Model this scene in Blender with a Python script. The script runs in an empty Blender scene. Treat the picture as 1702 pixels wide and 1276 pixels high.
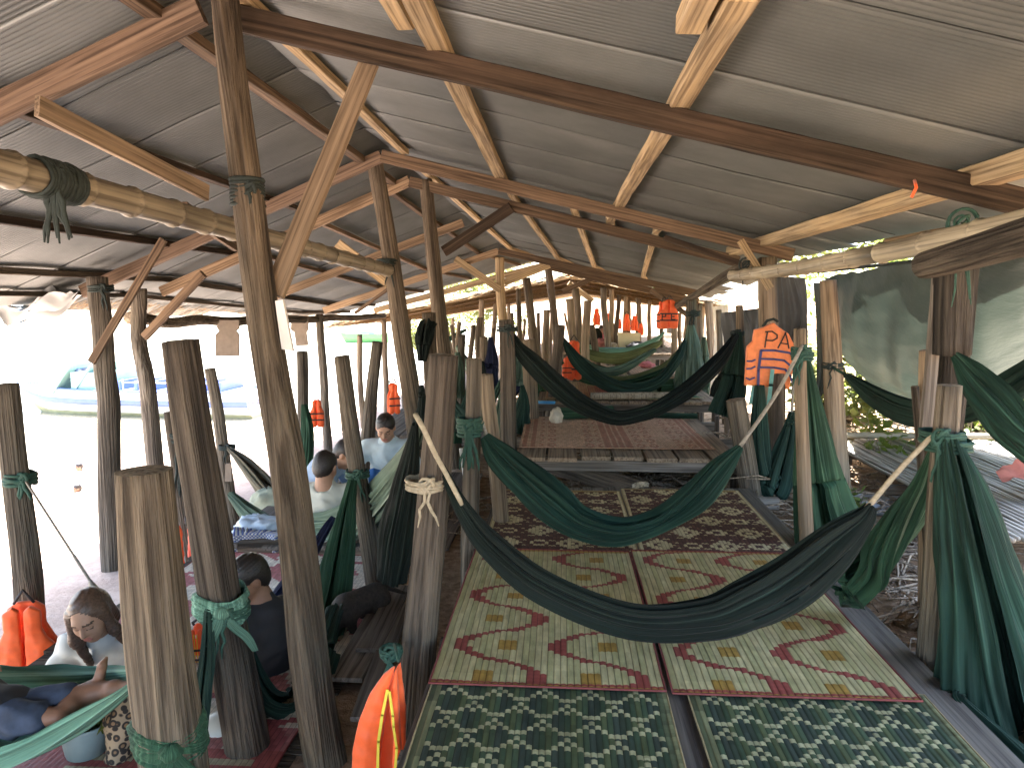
import bpy, math, random
import numpy as np
from mathutils import Vector, Matrix, noise
R = math.radians
rnd = random.Random(7)
sc = bpy.context.scene
col = sc.collection

# ------------------------------------------------------------------ camera, sky, sun, exposure
FPX, CX, CY = 1230.0, 851.0, 638.0
PITCH = math.atan(138 / FPX)
YAW = math.atan(84 / FPX * math.cos(PITCH))
CAM = Vector((0, 0, 1.9))
cd = bpy.data.cameras.new('camera')
cam = bpy.data.objects.new('camera', cd); col.objects.link(cam)
cam.location = CAM
cam.rotation_euler = (math.pi / 2 - PITCH, 0, YAW)
cd.sensor_width = 36; cd.lens = FPX / 1702 * 36
cd.clip_start = 0.05; cd.clip_end = 6000
sc.camera = cam
RM = Matrix.Rotation(YAW, 3, 'Z') @ Matrix.Rotation(math.pi / 2 - PITCH, 3, 'X')

SUN_EL, SUN_AZ = R(71), R(-18)          # azimuth from +Y towards +X: high sun nearly straight ahead
sd = Vector((math.sin(SUN_AZ) * math.cos(SUN_EL), math.cos(SUN_AZ) * math.cos(SUN_EL), math.sin(SUN_EL)))
world = bpy.data.worlds.new('World'); sc.world = world; world.use_nodes = True
wn = world.node_tree
sky = wn.nodes.new('ShaderNodeTexSky'); sky.sky_type = 'NISHITA'; sky.sun_disc = False
sky.sun_elevation = SUN_EL; sky.sun_rotation = SUN_AZ
sky.dust_density = 3.0; sky.air_density = 1.0; sky.ozone_density = 1.0
bg = wn.nodes['Background']; bg.inputs['Strength'].default_value = 0.15
wn.links.new(sky.outputs[0], bg.inputs['Color'])
ld = bpy.data.lights.new('sun', 'SUN'); ld.energy = 5.0; ld.angle = R(0.5); ld.color = (1, .97, .93)
sun = bpy.data.objects.new('sun', ld); col.objects.link(sun)
sun.rotation_euler = sd.to_track_quat('Z', 'Y').to_euler(); sun.location = (-20, 0, 40)
vs = sc.view_settings
vs.view_transform = 'Standard'; vs.look = 'None'; vs.gamma = 1.0; vs.exposure = 3.65
sc.cycles.use_denoising = True
sc.cycles.max_bounces = 8; sc.cycles.diffuse_bounces = 6; sc.cycles.glossy_bounces = 3
sc.cycles.transmission_bounces = 4; sc.cycles.transparent_max_bounces = 6
sc.cycles.caustics_reflective = False; sc.cycles.caustics_refractive = False
sc.cycles.sample_clamp_indirect = 8.0

# ------------------------------------------------------------------ helpers
def ray(px, py):
    return RM @ Vector(((px - CX) / FPX, -(py - CY) / FPX, -1.0))
def P(px, py, Y):
    d = ray(px, py); return CAM + d * (Y / d.y)
def pr(px, Y): return px / FPX * Y          # pixel length -> metres at depth Y
def V(*a): return Vector(a)
def lerp(a, b, t): return a + (b - a) * t
def clamp(x, a=0., b=1.): return max(a, min(b, x))
def interp(x, xs, ys):
    if x <= xs[0]: return ys[0]
    for i in range(1, len(xs)):
        if x <= xs[i]: return lerp(ys[i-1], ys[i], (x - xs[i-1]) / (xs[i] - xs[i-1]))
    return ys[-1]
def nz(x, y=0., z=0.): return noise.noise(Vector((x, y, z)))

def ground_z(x, y):
    xs = x - clamp((y - 11) * .5, 0, 9) * clamp((-x - 4) / 3)
    z = interp(xs, [-60, -17, -14, -9, -5.4, -4, -2, -1.2, 1.0, 1.7, 3.2, 9, 40], [-6, -2.5, -1.9, -1.15, -.8, -.7, -.35, 0, 0, .24, .3, .6, 1.4])
    if abs(x) < 40 and abs(y) < 60:
        z += .05 * nz(x * .7, y * .7) + .02 * nz(x * 2.3, y * 2.3, 4)
    return z

MW = {}
class MB:
    """collects verts/faces; build() links them as one mesh object"""
    def __init__(s): s.v = []; s.f = []; s.m = []; s.uv = {}; s.flat = set(); s.c = None
    def add(s, v, f, m=0, flat=False):
        o = len(s.v); s.v += [Vector(a) for a in v]
        for q in f:
            if flat: s.flat.add(len(s.f))
            s.f.append([i + o for i in q]); s.m.append(m)
        return o
    def box(s, c, size, rot=None, m=0):
        hx, hy, hz = [a / 2 for a in size]
        vs_ = [Vector((x, y, z)) for x in (-hx, hx) for y in (-hy, hy) for z in (-hz, hz)]
        if rot is not None: vs_ = [rot @ a for a in vs_]
        c = Vector(c)
        s.add([a + c for a in vs_], [(0,1,3,2),(4,6,7,5),(0,4,5,1),(2,3,7,6),(0,2,6,4),(1,5,7,3)], m, True)
    def tube(s, pts, r, n=6, m=0, cap=True, closed=False):
        pts = [Vector(a) for a in pts]; k = len(pts)
        rr = r if isinstance(r, (list, tuple)) else [r] * k
        prev = None; rings = []
        for i in range(k):
            a = pts[max(i - 1, 0)]; b = pts[min(i + 1, k - 1)]
            t = (b - a)
            t = t.normalized() if t.length > 1e-9 else Vector((0, 0, 1))
            if prev is None:
                up = Vector((0, 0, 1)) if abs(t.z) < .9 else Vector((1, 0, 0))
                x = up.cross(t).normalized()
            else:
                x = (prev - t * prev.dot(t)); x = x.normalized() if x.length > 1e-6 else t.orthogonal().normalized()
            prev = x; y = t.cross(x)
            rings.append([pts[i] + (x * math.cos(2*math.pi*j/n) + y * math.sin(2*math.pi*j/n)) * rr[i] for j in range(n)])
        f = [(i*n + j, i*n + (j+1) % n, (i+1)*n + (j+1) % n, (i+1)*n + j) for i in range(k-1) for j in range(n)]
        if cap: f += [tuple(range(n))[::-1], tuple((k-1)*n + j for j in range(n))]
        s.add([a for q in rings for a in q], f, m)
    def grid(s, rows, m=0, uv=True):
        """rows: list of equally long lists of points"""
        o = len(s.v); nr = len(rows); nc = len(rows[0])
        for i, r_ in enumerate(rows):
            for j, p_ in enumerate(r_):
                if uv: s.uv[len(s.v)] = (j / (nc - 1), i / (nr - 1))
                s.v.append(Vector(p_))
        for i in range(nr - 1):
            for j in range(nc - 1):
                s.f.append([o + i*nc + j, o + i*nc + j + 1, o + (i+1)*nc + j + 1, o + (i+1)*nc + j]); s.m.append(m)
    def build(s, name, mats, parent=None, origin=None, axis=None, smooth=True, roll=None):
        if not isinstance(mats, (list, tuple)): mats = [mats]
        if origin is None:
            xs = [a for a in s.v]
            lo = Vector((min(a.x for a in xs), min(a.y for a in xs), min(a.z for a in xs)))
            hi = Vector((max(a.x for a in xs), max(a.y for a in xs), max(a.z for a in xs)))
            origin = Vector(((lo.x + hi.x) / 2, (lo.y + hi.y) / 2, lo.z))
        M = Matrix.Translation(origin)
        if axis is not None:
            z = Vector(axis).normalized(); x = Vector(roll) if roll is not None else Vector((0, 1, 0))
            if abs(x.normalized().dot(z)) > .95: x = Vector((1, 0, 0))
            x = (x - z * x.dot(z)).normalized(); y = z.cross(x)
            M = M @ Matrix((x, y, z)).transposed().to_4x4()
        Mi = M.inverted()
        me = bpy.data.meshes.new(name)
        me.from_pydata([Mi @ a for a in s.v], [], s.f)
        for m_ in mats: me.materials.append(m_)
        me.polygons.foreach_set('material_index', s.m)
        sm = [smooth and (i not in s.flat) for i in range(len(s.f))]
        me.polygons.foreach_set('use_smooth', sm)
        if s.uv:
            uvl = me.uv_layers.new(name='UVMap')
            li = np.zeros(len(me.loops), dtype=np.int32); me.loops.foreach_get('vertex_index', li)
            arr = np.zeros((len(s.v), 2), dtype=np.float32)
            for k, val in s.uv.items(): arr[k] = val
            uvl.data.foreach_set('uv', arr[li].ravel())
        if s.c is not None:
            ca = me.color_attributes.new('Col', 'FLOAT_COLOR', 'CORNER')
            cc = []
            for q, c_ in zip(s.f, s.c): cc += [c_[0], c_[1], c_[2], 1.0] * len(q)
            ca.data.foreach_set('color', cc)
        me.update()
        o = bpy.data.objects.new(name, me); col.objects.link(o)
        o.matrix_basis = M; MW[o.name] = M
        if parent is not None: setp(o, parent)
        return o
def setp(o, parent):
    o.parent = parent; o.matrix_parent_inverse = MW[parent.name].inverted(); o.matrix_basis = MW[o.name]
def tag(o, label=None, cat=None, group=None, kind=None):
    if label: o['label'] = label
    if cat: o['category'] = cat
    if group: o['group'] = group
    if kind: o['kind'] = kind
    return o
def empty(name, loc, label=None, cat=None, group=None):
    o = bpy.data.objects.new(name, None); col.objects.link(o); o.empty_display_size = .1
    M = Matrix.Translation(Vector(loc)); o.matrix_basis = M; MW[o.name] = M
    return tag(o, label, cat, group)
def copy_tree(o, M, parent=None):
    c = o.copy(); col.objects.link(c)
    if parent is None:
        c.parent = None; c.matrix_basis = M; MW[c.name] = M
    else:
        c.parent = parent; c.matrix_parent_inverse = o.matrix_parent_inverse.copy()
    for ch in list(o.children): copy_tree(ch, M, c)
    return c
def catmull(pts, n):
    """pts: list of tuples/vectors (any dim numpy) -> n samples"""
    A = np.array([list(p_) for p_ in pts], dtype=float)
    A = np.vstack([2*A[0]-A[1], A, 2*A[-1]-A[-2]])
    seg = len(A) - 3; out = []
    for i in range(n):
        u = i / (n - 1) * seg; k = min(int(u), seg - 1); t = u - k
        p0, p1, p2, p3 = A[k], A[k+1], A[k+2], A[k+3]
        out.append(.5*((2*p1)+(-p0+p2)*t+(2*p0-5*p1+4*p2-p3)*t*t+(-p0+3*p1-3*p2+p3)*t**3))
    return out

# ------------------------------------------------------------------ materials
def new_mat(name):
    m = bpy.data.materials.new(name); m.use_nodes = True
    nt = m.node_tree; b = nt.nodes['Principled BSDF']
    return m, nt, b
def N(nt, t, **kw):
    n = nt.nodes.new(t)
    for k, v in kw.items():
        if k in n.inputs: n.inputs[k].default_value = v
        else: setattr(n, k, v)
    return n
def ramp(nt, src, stops):
    r_ = nt.nodes.new('ShaderNodeValToRGB'); e = r_.color_ramp.elements
    while len(e) < len(stops): e.new(.5)
    for k, (p_, c) in enumerate(stops):
        e[k].position = p_; e[k].color = (c[0], c[1], c[2], 1)
    nt.links.new(src, r_.inputs[0]); return r_
def coords(nt, kind='Object', scale=(1, 1, 1)):
    tc = nt.nodes.new('ShaderNodeTexCoord'); mp = nt.nodes.new('ShaderNodeMapping')
    mp.inputs['Scale'].default_value = scale
    nt.links.new(tc.outputs[kind], mp.inputs['Vector'])
    oi = nt.nodes.new('ShaderNodeObjectInfo')
    if kind == 'Object':
        ad = nt.nodes.new('ShaderNodeVectorMath'); ad.operation = 'ADD'
        cm = nt.nodes.new('ShaderNodeMath'); cm.operation = 'MULTIPLY'; cm.inputs[1].default_value = 37.0
        nt.links.new(oi.outputs['Random'], cm.inputs[0])
        nt.links.new(mp.outputs[0], ad.inputs[0]); nt.links.new(cm.outputs[0], ad.inputs[1])
        return ad.outputs[0], oi
    return mp.outputs[0], oi
def bump(nt, b, h, strength=.5, dist=.01):
    bp = nt.nodes.new('ShaderNodeBump'); bp.inputs['Strength'].default_value = strength; bp.inputs['Distance'].default_value = dist
    nt.links.new(h, bp.inputs['Height']); nt.links.new(bp.outputs[0], b.inputs['Normal'])
def mixc(nt, fac, a, b_, mode='MIX'):
    m = nt.nodes.new('ShaderNodeMix'); m.data_type = 'RGBA'; m.blend_type = mode
    for k, x in ((0, fac), (6, a), (7, b_)):
        if isinstance(x, (float, int)): m.inputs[k].default_value = x
        elif isinstance(x, tuple): m.inputs[k].default_value = (x[0], x[1], x[2], 1)
        else: nt.links.new(x, m.inputs[k])
    return m.outputs[2]
def vary(nt, oi, c, lo=.75, hi=1.2):
    mr = nt.nodes.new('ShaderNodeMapRange'); mr.inputs[3].default_value = lo; mr.inputs[4].default_value = hi
    nt.links.new(oi.outputs['Random'], mr.inputs[0])
    hs = nt.nodes.new('ShaderNodeHueSaturation'); nt.links.new(mr.outputs[0], hs.inputs['Value']); nt.links.new(c, hs.inputs['Color'])
    return hs.outputs[0]

def wood_mat(name, dark, mid, light, grain=(20, 20, .6), rough=.85, patch=None, bs=.6, bd=.012, lohi=(.75, 1.25)):
    m, nt, b = new_mat(name)
    vec, oi = coords(nt, 'Object', grain)
    n1 = N(nt, 'ShaderNodeTexNoise', Scale=1.0, Detail=7.0, Roughness=.62); nt.links.new(vec, n1.inputs['Vector'])
    r1 = ramp(nt, n1.outputs['Fac'], [(.3, dark), (.5, mid), (.72, light)])
    vec2, _ = coords(nt, 'Object', (3, 3, 1.1))
    n2 = N(nt, 'ShaderNodeTexNoise', Scale=1.6, Detail=5.0, Roughness=.6); nt.links.new(vec2, n2.inputs['Vector'])
    r2 = ramp(nt, n2.outputs['Fac'], [(.42, (0, 0, 0)), (.66, (1, 1, 1))])
    c = mixc(nt, r2.outputs[0], r1.outputs[0], patch or tuple(x * 1.35 for x in mid))
    cmix = mixc(nt, .8, r1.outputs[0], c)
    vec3, _ = coords(nt, 'Object', (60, 60, 1.2))
    n3 = N(nt, 'ShaderNodeTexNoise', Scale=1.0, Detail=3.0, Roughness=.5); nt.links.new(vec3, n3.inputs['Vector'])
    r3 = ramp(nt, n3.outputs['Fac'], [(.38, (.38, .35, .33)), (.5, (1, 1, 1)), (.66, (1.25, 1.22, 1.15))])
    cm = mixc(nt, .7, cmix, r3.outputs[0], 'MULTIPLY')
    nt.links.new(vary(nt, oi, cm, *lohi), b.inputs['Base Color'])
    b.inputs['Roughness'].default_value = rough
    b.inputs['Specular IOR Level'].default_value = .25
    ad = N(nt, 'ShaderNodeMath'); ad.operation = 'ADD'
    nt.links.new(n1.outputs['Fac'], ad.inputs[0]); nt.links.new(n3.outputs['Fac'], ad.inputs[1])
    bump(nt, b, ad.outputs[0], bs, bd)
    return m
M = {}
M['bark'] = wood_mat('bark_brown', (.032, .025, .018), (.105, .082, .059), (.27, .215, .155), patch=(.165, .132, .095), bs=1., bd=.05)
M['bark_grey'] = wood_mat('bark_grey', (.042, .036, .029), (.135, .114, .09), (.3, .255, .2), patch=(.185, .16, .125), bs=1., bd=.05)
M['bark_dark'] = wood_mat('bark_dark', (.03, .025, .02), (.09, .073, .058), (.2, .165, .13), patch=(.14, .115, .09), bs=1., bd=.05)
M['bark_black'] = wood_mat('bark_black', (.014, .012, .01), (.04, .034, .028), (.1, .085, .068), patch=(.065, .055, .045), bs=1., bd=.05)
M['peeled'] = wood_mat('peeled_log', (.075, .056, .038), (.19, .145, .102), (.34, .27, .19), grain=(16, 16, .6), patch=(.25, .2, .145), bs=.8, bd=.02)
M['endgrain'] = wood_mat('end_grain', (.14, .11, .08), (.27, .22, .165), (.4, .34, .26), grain=(14, 14, 14), bs=.3)
M['sawn'] = wood_mat('sawn_brown', (.055, .037, .024), (.115, .078, .051), (.21, .15, .10), grain=(46, 46, .8), bs=.5, bd=.008)
M['sawn_dark'] = wood_mat('sawn_dark', (.013, .009, .006), (.034, .023, .015), (.075, .053, .036), grain=(46, 46, .8), patch=(.07, .045, .03), bs=.5, bd=.008)
M['sawn_red'] = wood_mat('sawn_red', (.085, .058, .04), (.15, .104, .074), (.235, .17, .125), grain=(46, 46, .8), bs=.5, bd=.008)
M['sawn_pale'] = wood_mat('sawn_pale', (.22, .16, .095), (.38, .285, .175), (.53, .42, .28), grain=(46, 46, .8), patch=(.5, .36, .2), bs=.5, bd=.008)
M['sawn_orange'] = wood_mat('sawn_orange', (.16, .108, .066), (.27, .19, .122), (.4, .3, .2), grain=(46, 46, .8), bs=.5, bd=.008)
M['plank_grey'] = wood_mat('plank_grey', (.06, .052, .045), (.17, .15, .13), (.3, .27, .235), grain=(20, 20, .5), bs=.4, bd=.006)
M['plank_tan'] = wood_mat('plank_tan', (.13, .095, .062), (.26, .195, .135), (.39, .305, .215), grain=(20, 20, .5), bs=.3, bd=.006)
M['bamboo'] = wood_mat('bamboo', (.15, .125, .09), (.26, .225, .165), (.38, .335, .26), grain=(14, 14, .4), rough=.5, bs=.15, bd=.003)
M['twig'] = wood_mat('dry_twig', (.12, .09, .065), (.24, .19, .14), (.38, .31, .24), grain=(30, 30, 30), bs=.2)
M['slat'] = wood_mat('grey_split_bamboo', (.16, .145, .12), (.38, .355, .305), (.56, .53, .47), grain=(20, 20, .6), bs=.4, bd=.006)
def plain(name, c, rough=.7, var=.25, scale=20., metal=0., sheen=0., bs=.2, bd=.003, sub=None):
    m, nt, b = new_mat(name)
    vec, oi = coords(nt, 'Object', (scale,) * 3)
    n1 = N(nt, 'ShaderNodeTexNoise', Scale=1.0, Detail=5.0, Roughness=.6); nt.links.new(vec, n1.inputs['Vector'])
    r1 = ramp(nt, n1.outputs['Fac'], [(.3, tuple(x * (1 - var) for x in c)), (.7, tuple(min(1, x * (1 + var)) for x in c))])
    nt.links.new(r1.outputs[0], b.inputs['Base Color'])
    b.inputs['Roughness'].default_value = rough; b.inputs['Metallic'].default_value = metal
    if sheen:
        b.inputs['Sheen Weight'].default_value = sheen
    if bs: bump(nt, b, n1.outputs['Fac'], bs, bd)
    return m
def stripe_mat(name, a, b_, c=None, freq=34., rough=.75, trans=.0, weave=True):
    """cloth with lengthwise stripes and folds, UV driven (u across, v along)"""
    m, nt, b = new_mat(name)
    vec, oi = coords(nt, 'UV', (freq, .35, 1))
    n1 = N(nt, 'ShaderNodeTexNoise', Scale=1.0, Detail=4.0, Roughness=.65); nt.links.new(vec, n1.inputs['Vector'])
    st = [(.36, a), (.56, b_)] + ([(.68, c)] if c else [])
    r1 = ramp(nt, n1.outputs['Fac'], st)
    vec2, _ = coords(nt, 'Object', (3, 3, 3))
    n2 = N(nt, 'ShaderNodeTexNoise', Scale=1.0, Detail=3.0); nt.links.new(vec2, n2.inputs['Vector'])
    r2 = ramp(nt, n2.outputs['Fac'], [(.3, (.7, .7, .7)), (.7, (1.25, 1.25, 1.2))])
    cm = mixc(nt, 1.0, r1.outputs[0], r2.outputs[0], 'MULTIPLY')
    nt.links.new(cm, b.inputs['Base Color'])
    b.inputs['Roughness'].default_value = rough
    b.inputs['Sheen Weight'].default_value = .04
    b.inputs['Specular IOR Level'].default_value = .2
    vec3, _ = coords(nt, 'UV', (freq * 3, 1.2, 1))
    n3 = N(nt, 'ShaderNodeTexNoise', Scale=1.0, Detail=3.0); nt.links.new(vec3, n3.inputs['Vector'])
    bump(nt, b, n3.outputs['Fac'], .6, .01)
    return m
M['h_green'] = stripe_mat('hammock_dark_green', (.008, .022, .017), (.017, .045, .034), (.05, .1, .078))
M['h_teal'] = stripe_mat('hammock_teal', (.006, .022, .0155), (.014, .044, .031), (.055, .125, .092), freq=40)
M['h_dark'] = stripe_mat('hammock_black_green', (.002, .0045, .0035), (.006, .013, .010), (.035, .055, .044), freq=46)
M['h_moss'] = stripe_mat('hammock_moss', (.014, .04, .022), (.03, .08, .045), (.08, .16, .095))
M['h_olive'] = stripe_mat('hammock_olive', (.07, .085, .035), (.14, .16, .065), (.25, .26, .12))
M['h_stripe'] = stripe_mat('hammock_pale_stripe', (.04, .075, .055), (.13, .19, .145), (.32, .38, .31), freq=26)
M['h_mint'] = stripe_mat('hammock_mint', (.06, .13, .095), (.14, .28, .21), (.3, .46, .37), freq=30)
M['h_navy'] = stripe_mat('hammock_navy', (.008, .010, .028), (.016, .022, .06), (.05, .06, .13))
M['h_brown'] = stripe_mat('hammock_brown', (.05, .04, .025), (.13, .11, .07), (.26, .22, .15))
M['rope_green'] = plain('rope_green', (.022, .07, .05), .8, .3, 60)
M['rope_grey'] = plain('rope_grey', (.27, .25, .21), .85, .3, 60)
M['rope_dark'] = plain('rope_dark', (.02, .03, .027), .85, .3, 60)
M['rope_tan'] = plain('rope_tan', (.36, .31, .22), .85, .25, 60)
M['life'] = plain('life_orange', (.95, .13, .025), .6, .1, 30, sheen=.2, bs=.35)
M['life_worn'] = plain('life_orange_worn', (.86, .25, .085), .7, .14, 22, sheen=.2, bs=.35)
M['yellow'] = plain('yellow_piping', (.75, .6, .06), .6, .1)
M['blue_strap'] = plain('blue_strap', (.028, .04, .16), .6, .15)
M['black_ink'] = plain('black_ink', (.025, .022, .02), .7, .15)
M['teal_strap'] = plain('teal_strap', (.14, .36, .33), .7, .2)
M['black_strap'] = plain('black_strap', (.02, .02, .022), .6, .15)

def sand():
    m, nt, b = new_mat('sand_and_earth')
    tc = N(nt, 'ShaderNodeTexCoord')
    n1 = N(nt, 'ShaderNodeTexNoise', Scale=1.3, Detail=8.0, Roughness=.65); nt.links.new(tc.outputs['Object'], n1.inputs['Vector'])
    n2 = N(nt, 'ShaderNodeTexNoise', Scale=14., Detail=6.0, Roughness=.7); nt.links.new(tc.outputs['Object'], n2.inputs['Vector'])
    beach = ramp(nt, n1.outputs['Fac'], [(.3, (.36, .27, .215)), (.7, (.5, .4, .33))])
    earth = ramp(nt, n2.outputs['Fac'], [(.3, (.2, .13, .08)), (.55, (.34, .235, .15)), (.72, (.46, .36, .26))])
    sx = N(nt, 'ShaderNodeSeparateXYZ'); nt.links.new(tc.outputs['Object'], sx.inputs[0])
    mr = N(nt, 'ShaderNodeMapRange'); mr.inputs[1].default_value = -1.6; mr.inputs[2].default_value = -.9
    nt.links.new(sx.outputs[0], mr.inputs[0])
    c = mixc(nt, mr.outputs[0], beach.outputs[0], earth.outputs[0])
    r2 = ramp(nt, n2.outputs['Fac'], [(.3, (.8, .8, .8)), (.7, (1.1, 1.1, 1.1))])
    nt.links.new(mixc(nt, 1., c, r2.outputs[0], 'MULTIPLY'), b.inputs['Base Color'])
    b.inputs['Roughness'].default_value = .95; b.inputs['Specular IOR Level'].default_value = .1
    bump(nt, b, n2.outputs['Fac'], .8, .03)
    return m
M['sand'] = sand()
def water():
    m, nt, b = new_mat('river_water')
    tc = N(nt, 'ShaderNodeTexCoord')
    n1 = N(nt, 'ShaderNodeTexNoise', Scale=.8, Detail=4.0); nt.links.new(tc.outputs['Object'], n1.inputs['Vector'])
    r1 = ramp(nt, n1.outputs['Fac'], [(.3, (.3, .25, .17)), (.7, (.36, .31, .22))])
    nt.links.new(r1.outputs[0], b.inputs['Base Color'])
    b.inputs['Roughness'].default_value = .12
    bump(nt, b, n1.outputs['Fac'], .3, .1)
    return m
M['water'] = water()
def metal_roof():
    m, nt, b = new_mat('roof_sheet_underside')
    vec, oi = coords(nt, 'Object', (1.2, 1.2, 1.2))
    n1 = N(nt, 'ShaderNodeTexNoise', Scale=1.0, Detail=6.0, Roughness=.6); nt.links.new(vec, n1.inputs['Vector'])
    r1 = ramp(nt, n1.outputs['Fac'], [(.3, (.165, .174, .166)), (.6, (.24, .25, .238)), (.75, (.29, .298, .285))])
    nt.links.new(vary(nt, oi, r1.outputs[0], .86, 1.1), b.inputs['Base Color'])
    b.inputs['Metallic'].default_value = .5
    r2 = ramp(nt, n1.outputs['Fac'], [(.3, (.46,)*3), (.7, (.34,)*3)])
    nt.links.new(r2.outputs[0], b.inputs['Roughness'])
    return m
M['roof'] = metal_roof()
def attr_mat(name, rough=.6, bs=.35):
    m, nt, b = new_mat(name)
    at = N(nt, 'ShaderNodeVertexColor'); at.layer_name = 'Col'
    vec, oi = coords(nt, 'Object', (40, 9, 40))
    n1 = N(nt, 'ShaderNodeTexNoise', Scale=1.0, Detail=5.0, Roughness=.6); nt.links.new(vec, n1.inputs['Vector'])
    r1 = ramp(nt, n1.outputs['Fac'], [(.28, (.72, .7, .66)), (.7, (1.16, 1.15, 1.1))])
    vec2, _ = coords(nt, 'Object', (2.2, 2.2, 2.2))
    n2 = N(nt, 'ShaderNodeTexNoise', Scale=1.0, Detail=4.0, Roughness=.6); nt.links.new(vec2, n2.inputs['Vector'])
    r2 = ramp(nt, n2.outputs['Fac'], [(.3, (.8, .78, .72)), (.65, (1.05, 1.05, 1.03))])
    c = mixc(nt, 1., mixc(nt, 1., at.outputs[0], r1.outputs[0], 'MULTIPLY'), r2.outputs[0], 'MULTIPLY')
    nt.links.new(c, b.inputs['Base Color'])
    b.inputs['Roughness'].default_value = rough; b.inputs['Specular IOR Level'].default_value = .35
    bump(nt, b, n1.outputs['Fac'], bs, .003)
    return m
M['mat'] = attr_mat('woven_straw')
M['cloth_attr'] = attr_mat('printed_cloth', .8)
def leaf_mat(name, a, b_, trans=.45):
    m, nt, b = new_mat(name)
    g = N(nt, 'ShaderNodeNewGeometry')
    vec, oi = coords(nt, 'Object', (2.5, 2.5, 2.5))
    n1 = N(nt, 'ShaderNodeTexNoise', Scale=1.0, Detail=3.0); nt.links.new(vec, n1.inputs['Vector'])
    ad = N(nt, 'ShaderNodeMath'); ad.operation = 'ADD'
    ml = N(nt, 'ShaderNodeMath'); ml.operation = 'MULTIPLY'; ml.inputs[1].default_value = .5
    nt.links.new(g.outputs['Random Per Island'], ml.inputs[0])
    nt.links.new(ml.outputs[0], ad.inputs[0]); nt.links.new(n1.outputs['Fac'], ad.inputs[1])
    r1 = ramp(nt, ad.outputs[0], [(.4, a), (1.0, b_)])
    nt.links.new(r1.outputs[0], b.inputs['Base Color']); b.inputs['Roughness'].default_value = .55
    tr = N(nt, 'ShaderNodeBsdfTranslucent'); nt.links.new(mixc(nt, .6, r1.outputs[0], (.22, .3, .03)), tr.inputs['Color'])
    mx = N(nt, 'ShaderNodeMixShader'); mx.inputs[0].default_value = trans
    out = nt.nodes['Material Output']
    nt.links.new(b.outputs[0], mx.inputs[1]); nt.links.new(tr.outputs[0], mx.inputs[2]); nt.links.new(mx.outputs[0], out.inputs['Surface'])
    return m
M['leaf'] = leaf_mat('leaf_green', (.035, .07, .015), (.16, .2, .05))
M['leaf_dry'] = leaf_mat('leaf_olive', (.08, .09, .03), (.26, .25, .1))
def tarp_mat(name, a, b_, tr_, fac=.4):
    m, nt, b = new_mat(name)
    vec, oi = coords(nt, 'Object', (1.6, 1.6, 1.6))
    n1 = N(nt, 'ShaderNodeTexNoise', Scale=1.0, Detail=6.0, Roughness=.62); nt.links.new(vec, n1.inputs['Vector'])
    r1 = ramp(nt, n1.outputs['Fac'], [(.32, a), (.7, b_)])
    nt.links.new(r1.outputs[0], b.inputs['Base Color']); b.inputs['Roughness'].default_value = .5
    tr = N(nt, 'ShaderNodeBsdfTranslucent'); nt.links.new(mixc(nt, .5, r1.outputs[0], tr_), tr.inputs['Color'])
    mx = N(nt, 'ShaderNodeMixShader'); mx.inputs[0].default_value = fac
    vec3, _ = coords(nt, 'Object', (9, 9, 9))
    n3 = N(nt, 'ShaderNodeTexNoise', Scale=1.0, Detail=5.0, Roughness=.6); nt.links.new(vec3, n3.inputs['Vector'])
    bump(nt, b, n3.outputs['Fac'], .35, .03)
    nt.links.new(b.outputs[0], mx.inputs[1]); nt.links.new(tr.outputs[0], mx.inputs[2])
    nt.links.new(mx.outputs[0], nt.nodes['Material Output'].inputs['Surface'])
    return m
M['tarp'] = tarp_mat('green_tarp', (.028, .036, .029), (.06, .073, .058), (.07, .095, .07), .10)
M['tarp_grey'] = tarp_mat('dark_grey_tarp', (.035, .035, .033), (.07, .068, .062), (.05, .05, .05), .12)
M['sheet_white'] = tarp_mat('pale_sheet', (.5, .47, .42), (.66, .63, .58), (.7, .65, .6), .4)
M['thatch'] = wood_mat('thatch', (.13, .085, .04), (.3, .21, .115), (.5, .38, .23), grain=(18, 2.5, 18), bs=.8, bd=.03)
# ------------------------------------------------------------------ ground and water
def make_ground():
    xs = sorted(set([-3000, -900, -300, -120, -60, 3000, 900, 300, 120, 60] + [round(-40 + i*1.0, 2) for i in range(81)] + [round(-7 + i*.2, 2) for i in range(66)]))
    ys = sorted(set([-3000, -900, -300, -100, -40, 3000, 900, 300, 120, 80] + [round(-20 + i*1.0, 2) for i in range(81)] + [round(.5 + i*.25, 2) for i in range(36)]))
    b = MB(); b.grid([[(x, y, ground_z(x, y)) for x in xs] for y in ys], uv=False)
    b.f = [q[::-1] if False else q for q in b.f]
    o = b.build('ground', M['sand'], origin=(0, 0, 0)); tag(o, kind='structure')
    w = MB(); w.add([(-3000, -3000, -2.05), (-11, -3000, -2.05), (-4.5, 3000, -2.05), (-3000, 3000, -2.05)], [(0, 1, 2, 3)])
    w = MB(); g = [(-3000, -3000), (-3000, 3000)]
    xs = [-3000, -500, -100, -50, -20, -11, -3]; yy = [-3000, -100, 0, 30, 60, 100, 400, 3000]
    w.grid([[(x, y, -2.05) for x in xs] for y in yy], uv=False)
    o = w.build('river', M['water'], origin=(-40, 20, -2.05)); tag(o, kind='structure')
make_ground()

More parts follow.
